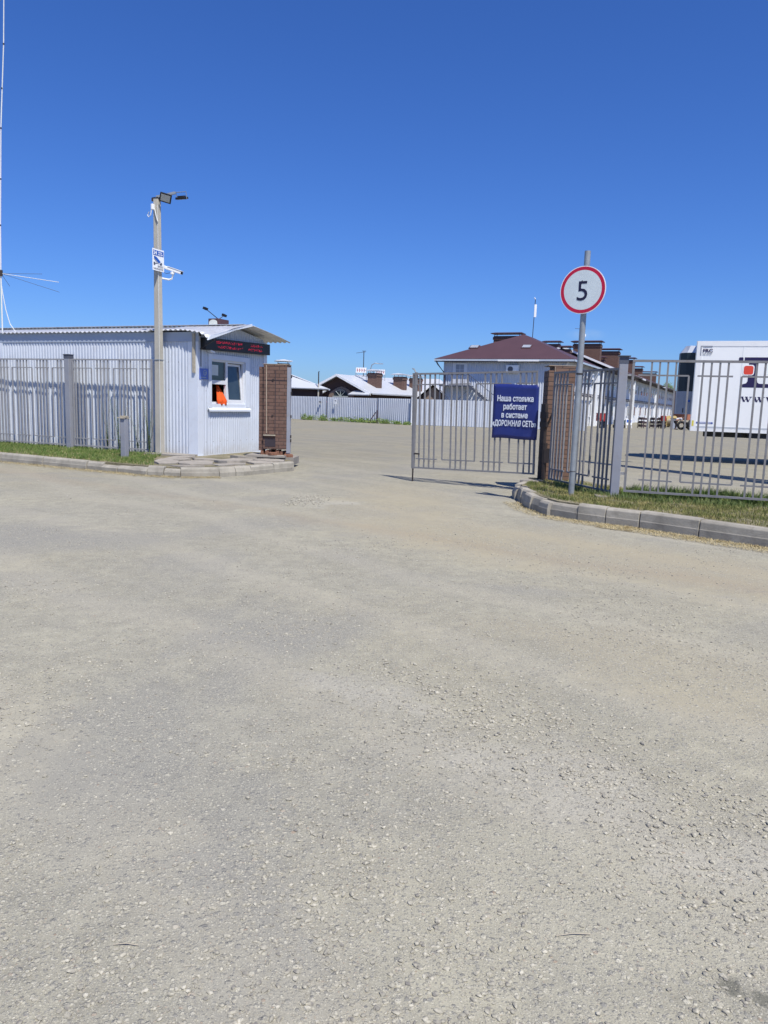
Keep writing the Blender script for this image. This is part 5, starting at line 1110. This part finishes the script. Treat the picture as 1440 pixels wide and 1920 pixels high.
# person bending over the tyres
pe = thing('person', 'person in a white shirt and dark trousers bending down beside the tyre heap', 'person', (27.35, 72.3, 0), R(0))
def skinned(name, chain, mt, parent, root=0, sub=2):
    """chain: list of (co, radius, index of the joint it grows from)"""
    me = bpy.data.meshes.new(name); me.from_pydata([c[0] for c in chain], [(i, c[2]) for i, c in enumerate(chain) if c[2] is not None], []); me.update()
    o_ = bpy.data.objects.new(name, me); COL.objects.link(o_); o_.parent = parent
    md = o_.modifiers.new('skin', 'SKIN')
    for i, c in enumerate(chain):
        me.skin_vertices[0].data[i].radius = (c[1], c[1]); me.skin_vertices[0].data[i].use_root = (i == root)
    md2 = o_.modifiers.new('sub', 'SUBSURF'); md2.levels = sub; md2.render_levels = sub
    me.materials.append(M[mt]); return o_
hipz = .82
body = [((0, 0, hipz), .14, None), ((.20, 0, .98), .15, 0), ((.42, 0, 1.10), .15, 1), ((.54, 0, 1.12), .065, 2), ((.64, 0, 1.12), .095, 3), ((.72, 0, 1.10), .07, 4),
        ((.42, -.20, 1.06), .055, 2), ((.55, -.22, .78), .042, 6), ((.66, -.18, .56), .03, 7), ((.69, -.18, .49), .032, 8),
        ((.42, .20, 1.06), .055, 2), ((.55, .22, .78), .042, 10), ((.66, .18, .56), .03, 11), ((.69, .18, .49), .032, 12),
        ((0, -.12, .74), .095, 0), ((.06, -.12, .44), .065, 14), ((-.02, -.12, .08), .045, 15), ((.12, -.12, .04), .04, 16),
        ((0, .12, .74), .095, 0), ((.10, .12, .44), .065, 18), ((.04, .12, .08), .045, 19), ((.18, .12, .04), .04, 20)]
skinned('body', body, 'skin', pe)
skinned('shirt', [((.03, 0, .86), .155, None), ((.20, 0, .985), .165, 0), ((.42, 0, 1.105), .165, 1), ((.43, -.21, 1.05), .072, 2), ((.49, -.22, .91), .06, 3), ((.43, .21, 1.05), .072, 2), ((.49, .22, .91), .06, 5)], 'shirt', pe)
skinned('trousers', [((0, 0, hipz), .155, None), ((0, -.12, .73), .11, 0), ((.06, -.12, .44), .08, 1), ((-.02, -.12, .12), .06, 2), ((0, .12, .73), .11, 0), ((.10, .12, .44), .08, 4), ((.04, .12, .12), .06, 5)], 'trousers', pe)
MB().raw([(.60 + .105 * math.cos(a_) * math.cos(b_), .105 * math.sin(a_) * math.cos(b_), 1.15 + .10 * math.sin(b_)) for b_ in (0, .5, 1.0, 1.5) for a_ in [k * math.pi / 6 for k in range(12)]],
         [(r_ * 12 + k, r_ * 12 + (k + 1) % 12, (r_ + 1) * 12 + (k + 1) % 12, (r_ + 1) * 12 + k) for r_ in range(3) for k in range(12)]).build('hair', 'hair', pe, smooth='all')
for y_ in (-.12, .12): MB().box(-.04, .20, y_ - .05, y_ + .05, 0, .09).build('shoe', 'black', pe, bevel=.02)

# ------------------------------------------------------------------ grass, weeds, stones
def blades(name, polys, n_, h0, h1, mt, seed, label, cat, w_=0.006, z=0.0, lean=0.5, keep=None):
    rn_ = random.Random(seed); V = []; Fc = []
    xs = [p[0] for p in polys]; ys = [p[1] for p in polys]; k = 0; tries = 0
    while k < n_ and tries < n_ * 12:
        tries += 1
        x = rn_.uniform(min(xs), max(xs)); y = rn_.uniform(min(ys), max(ys))
        if not in_poly(x, y, polys): continue
        if keep and rn_.random() > keep(x, y): continue
        h = rn_.uniform(h0, h1) * (0.6 + 0.4 * rn_.random()); a = rn_.uniform(0, 2 * math.pi); l = rn_.uniform(0, lean) * h; b_ = rn_.uniform(0, 2 * math.pi)
        dx, dy = math.cos(a) * w_ / 2, math.sin(a) * w_ / 2; lx, ly = math.cos(b_) * l, math.sin(b_) * l
        o_ = len(V); V += [(x - dx, y - dy, z), (x + dx, y + dy, z), (x + dx * .7 + lx * .4, y + dy * .7 + ly * .4, z + h * .6), (x - dx * .7 + lx * .4, y - dy * .7 + ly * .4, z + h * .6), (x + lx, y + ly, z + h)]
        Fc += [(o_, o_ + 1, o_ + 2, o_ + 3), (o_ + 3, o_ + 2, o_ + 4)]; k += 1
    mb = MB(); mb.v = V; mb.f = Fc
    return tag(mb.build(name, mt), label, cat, kind='stuff')
from mathutils import noise as mn
patch = lambda x, y: 0.25 + 0.75 * max(0.0, min(1.0, 0.5 + 1.6 * mn.noise(Vector((x * 1.7, y * 1.7, 3.0)))))
gR = inset(kerbR, 0.19)[1:] + [(7.6, 9.0), (6.4, 11.4), (5.2, 12.2), (4.2, 13.2), (3.7, 14.2), (2.9, 14.6)]
blades('grass', gR, 42000, 0.02, 0.075, 'grass', 11, 'short patchy green and straw grass on the right verge', 'grass', 0.007, TR, 0.9, patch)
bR = [(3.75, 12.05), (5.6, 11.42), (7.6, 10.6), (7.4, 11.3), (5.8, 12.1), (4.3, 12.75)]
blades('grass', bR, 9000, 0.08, 0.24, 'grass_green', 12, 'taller bright green grass behind the right fence run', 'grass', 0.009, TR, 0.7, patch)
bU = [(3.1, 13.9), (3.66, 11.92), (7.6, 10.5), (7.5, 10.25), (3.6, 11.6), (3.0, 13.2)]
blades('grass', bU, 5000, 0.05, 0.14, 'weed', 15, 'dark green tufts under the right fence rails', 'grass', 0.008, TR, 0.8, patch)
gL = inset(kerbL, 0.19)[1:8] + [(-5.3, 17.3), (-5.5, 18.7), (-8.5, 20.4), (-12, 22.4)]
blades('grass', gL, 34000, 0.03, 0.11, 'grass_green', 13, 'green grass strip between the left kerb and the bar fence', 'grass', 0.008, TL, 0.8, patch)
blades('grass', gL, 12000, 0.02, 0.07, 'straw', 17, 'dry straw coloured grass on the left verge', 'grass', 0.008, TL, 1.0, patch)
# straw blown against the kerbs
def along(line, off0, off1, name, n_, mt, label, seed, i0, i1, h0=.0, h1=.03):
    rn_ = random.Random(seed); mb = MB()
    for _ in range(n_):
        i = rn_.randint(i0, i1 - 1); a = Vector(line[i]); b_ = Vector(line[i + 1]); t_ = rn_.random(); d_ = (b_ - a).normalized(); p = a + (b_ - a) * t_
        q = p + Vector((d_.y, -d_.x)) * (off0 + (off1 - off0) * rn_.random() ** 1.8); an_ = rn_.uniform(0, 6.28); l_ = rn_.uniform(.02, .06); z_ = rn_.uniform(.003, .015)
        e_ = Vector((math.cos(an_), math.sin(an_))) * l_; w_ = Vector((-e_.y, e_.x)).normalized() * .003
        mb.raw([(q.x - w_.x, q.y - w_.y, z_), (q.x + w_.x, q.y + w_.y, z_), (q.x + e_.x, q.y + e_.y, z_ + rn_.uniform(0, h1))], [(0, 1, 2)])
    return tag(mb.build(name, mt), label, 'straw', kind='stuff')
along(kerbR, .02, .38, 'straw_litter', 9000, 'straw', 'dry straw litter along the foot of the right kerb', 31, 6, 11)
along(kerbR, .02, .30, 'straw_litter', 2500, 'straw', 'dry litter round the curved end of the right kerb', 32, 2, 6)
along(kerbL, .01, .32, 'straw_litter', 7000, 'straw', 'dry straw and leaf litter along the left kerb', 33, 2, 9)
def weed(loc, h, n_st, seed, label, grp, spread=.25):
    rn_ = random.Random(seed); w_ = thing('weed', label, 'weed', loc, 0, grp); st_ = MB(); lv = MB()
    for s_i in range(n_st):
        a = rn_.uniform(0, 6.28); e = Vector((math.cos(a), math.sin(a) * .4, 0)) * rn_.uniform(.2, 1) * spread; hh_ = h * rn_.uniform(.6, 1)
        P = lambda t_: Vector((e.x * t_ ** 1.5, e.y * t_ ** 1.5, hh_ * t_)); st_.tube([P(0), P(.35), P(.7), P(1)], [.005, .004, .003, .0015], 4)
        for k in range(int(60 * hh_)):
            t_ = rn_.uniform(.1, 1); p = P(t_); b_ = rn_.uniform(0, 6.28); l_ = rn_.uniform(.02, .05) * (1.3 - t_ * .7); d_ = Vector((math.cos(b_), math.sin(b_), rn_.uniform(.1, .9))) * l_; s_ = d_.cross(Z).normalized() * l_ * .16
            lv.raw([p, p + d_ * .5 + s_, p + d_, p + d_ * .5 - s_], [(0, 1, 2, 3)])
    st_.build('stem', 'weed', w_); lv.build('leaf_cluster', 'weed', w_)
G1 = 'tall weeds along the left bar fence'
weed((-5.86, 18.78, TL), 1.35, 9, 41, 'tallest thick weed at the foot of the concrete pole', G1, .22)
weed((-6.25, 19.1, TL), 1.0, 6, 42, 'thin weed one step left of the concrete pole', G1, .3)
weed((-6.75, 19.2, TL), 1.55, 7, 43, 'wispy tall weed behind the stub post', G1, .45)
weed((-7.15, 19.5, TL), 1.4, 6, 44, 'wispy weed midway between the stub post and the fence post', G1, .4)
weed((-8.25, 20.35, TL), 0.9, 7, 45, 'grey green weed just right of the left fence post', G1, .25)
weed((-8.85, 20.65, TL), 0.55, 6, 46, 'short weed just left of the left fence post', G1, .2)
# low growth along the far yard fence
rn = random.Random(50); mb = MB()
for i in range(70):
    t_ = rn.random() ** .8; x = -7.8 + 9.6 * t_; y = 60.2 + (1.9 - x) * .78 - rn.uniform(.25, .9); h = rn.uniform(.12, .55) * (1 - .35 * t_)
    for k in range(38):
        p = Vector((x + rn.gauss(0, .12), y + rn.gauss(0, .1), rn.uniform(0, h))); a = Vector((rn.gauss(0, 1), rn.gauss(0, 1), rn.gauss(0, 1) + .6)).normalized(); b_ = a.orthogonal().normalized(); l_ = .07
        mb.raw([p, p + a * l_ + b_ * .03, p + a * 2 * l_, p + a * l_ - b_ * .03], [(0, 1, 2, 3)])
tag(mb.build('weeds', 'grass_green'), 'ragged green weeds growing along the foot of the far yard fence', 'weeds', kind='stuff')

# loose stones on the drive
ICO = bmesh.new(); bmesh.ops.create_icosphere(ICO, subdivisions=1, radius=1.0)
iv = [v_.co.copy() for v_ in ICO.verts]; if_ = [tuple(v_.index for v_ in f_.verts) for f_ in ICO.faces]; ICO.free()
def stones(n_, xr, yr, s0, s1, seed, name, label, dens=None, pw=2.2):
    rn_ = random.Random(seed); V = []; Fc = []; k = 0; tries = 0
    while k < n_ and tries < n_ * 20:
        tries += 1
        y = yr[0] + (yr[1] - yr[0]) * rn_.random() ** pw; hw = 0.60 * y + 0.5
        x = rn_.uniform(max(xr[0], -hw), min(xr[1], hw))
        if dens and rn_.random() > dens(x, y): continue
        if in_poly(x, y, vl) or in_poly(x, y, vr): continue
        s_ = s0 + (s1 - s0) * rn_.random() ** 3; a = rn_.uniform(0, 6.28); ca, sa = math.cos(a), math.sin(a); sx_, sy_, sz_ = s_ * rn_.uniform(.8, 1.3), s_ * rn_.uniform(.55, .9), s_ * rn_.uniform(.35, .65)
        o_ = len(V); z0_ = sz_ * rn_.uniform(.1, .6)
        for c in iv:
            j = rn_.uniform(.75, 1.15); X_, Y_, Z_ = c.x * sx_ * j, c.y * sy_ * j, c.z * sz_ * j
            V.append((x + X_ * ca - Y_ * sa, y + X_ * sa + Y_ * ca, z0_ + Z_))
        Fc += [(p + o_, q + o_, r_ + o_) for p, q, r_ in if_]; k += 1
    mb = MB(); mb.v = V; mb.f = Fc
    return tag(mb.build(name, 'stone'), label, 'gravel', kind='stuff')
def dens(x, y):
    v_ = mn.noise(Vector((x * .75, y * .75, 1.0))) + .5 * mn.noise(Vector((x * 2.2, y * 2.2, 5.0)))
    bel = math.exp(-((x - 0.75 - (3.6 - y) * .62) / .55) ** 2 - ((y - 3.5) / 1.2) ** 2) + .8 * math.exp(-((x + .1) / .5) ** 2 - ((y - 2.2) / .7) ** 2)
    return max(.06, min(1, .14 + .9 * v_ + 1.1 * bel))
stones(24000, (-9, 9), (1.3, 9.0), .0022, .0130, 61, 'gravel', 'loose small stones scattered over the dusty drive', dens, 1.5)
stones(5000, (-9, 9), (5.0, 16.0), .004, .013, 62, 'gravel', 'sparser stones scattered farther up the drive', dens, 1.2)
# pale rubble patch in the gateway
stones(500, (-1.6, -.9), (11.5, 13.2), .006, .03, 63, 'gravel', 'pale crushed rubble patch in the gateway', lambda x, y: math.exp(-((x + 1.25) / .3) ** 2 - ((y - 12.3) / .6) ** 2), 1.0)
stones(1500, (-.6, 1.8), (2.3, 4.6), .004, .017, 64, 'gravel', 'cluster of larger broken stones right of the middle of the drive', lambda x, y: math.exp(-((x - .75 + (y - 3.5) * .75) / .38) ** 2 - ((y - 3.5) / .9) ** 2) * (.35 + .65 * max(0, min(1, .5 + 2 * mn.noise(Vector((x * 3, y * 3, 9)))))), 1.0)
# a few dry stalks lying on the drive
for i, (x_, y_, a_, l_, lb) in enumerate(((-.72, 2.02, .0, .075, 'short pale dry stalk lying on the drive at the lower left of the picture'), (.62, 2.12, .1, .11, 'thin pale dry stalk lying on the drive at the lower right of the picture'))):
    o = MB().tube([(-l_ / 2, 0, .004), (0, .003, .007), (l_ / 2, 0, .004)], .0018, 5).build('dry_stalk', 'board', None, loc=(x_, y_, 0)); o.rotation_euler = (0, 0, a_)
    tag(o, lb, 'stalk', 'dry stalks on the drive')

# ------------------------------------------------------------------ parts that are really several pieces become several parts
def split_loose(o):
    me = o.data; par = list(range(len(me.vertices)))
    def find(i):
        while par[i] != i: par[i] = par[par[i]]; i = par[i]
        return i
    for e_ in me.edges:
        a, b_ = find(e_.vertices[0]), find(e_.vertices[1])
        if a != b_: par[a] = b_
    groups = {}
    for p in me.polygons: groups.setdefault(find(p.vertices[0]), []).append(tuple(p.vertices))
    if len(groups) < 2: return
    for i, fs in enumerate(list(groups.values())):
        ids = sorted({k for f_ in fs for k in f_}); mp_ = {k: j for j, k in enumerate(ids)}
        nm = bpy.data.meshes.new(o.name.split('.')[0]); nm.from_pydata([me.vertices[k].co[:] for k in ids], [], [tuple(mp_[k] for k in f_) for f_ in fs]); nm.materials.append(me.materials[0])
        c = o.copy(); c.data = nm; COL.objects.link(c); c.parent = o.parent
    bpy.data.objects.remove(o)
SPLIT = {'corner_trim', 'pilaster', 'porch_roof', 'brace', 'clamp', 'downpipe', 'hinge', 'anchor', 'chassis_rail', 'eyelet', 'heating_pipe', 'rail', 'edge_frame', 'lug', 'gutter', 'link_roof', 'corner_mark', 'latch', 'bracket', 'glazing_bar'}
for o in [q for q in bpy.data.objects if q.type == 'MESH' and q.name.split('.')[0] in SPLIT and q.parent and not q.children]: split_loose(o)
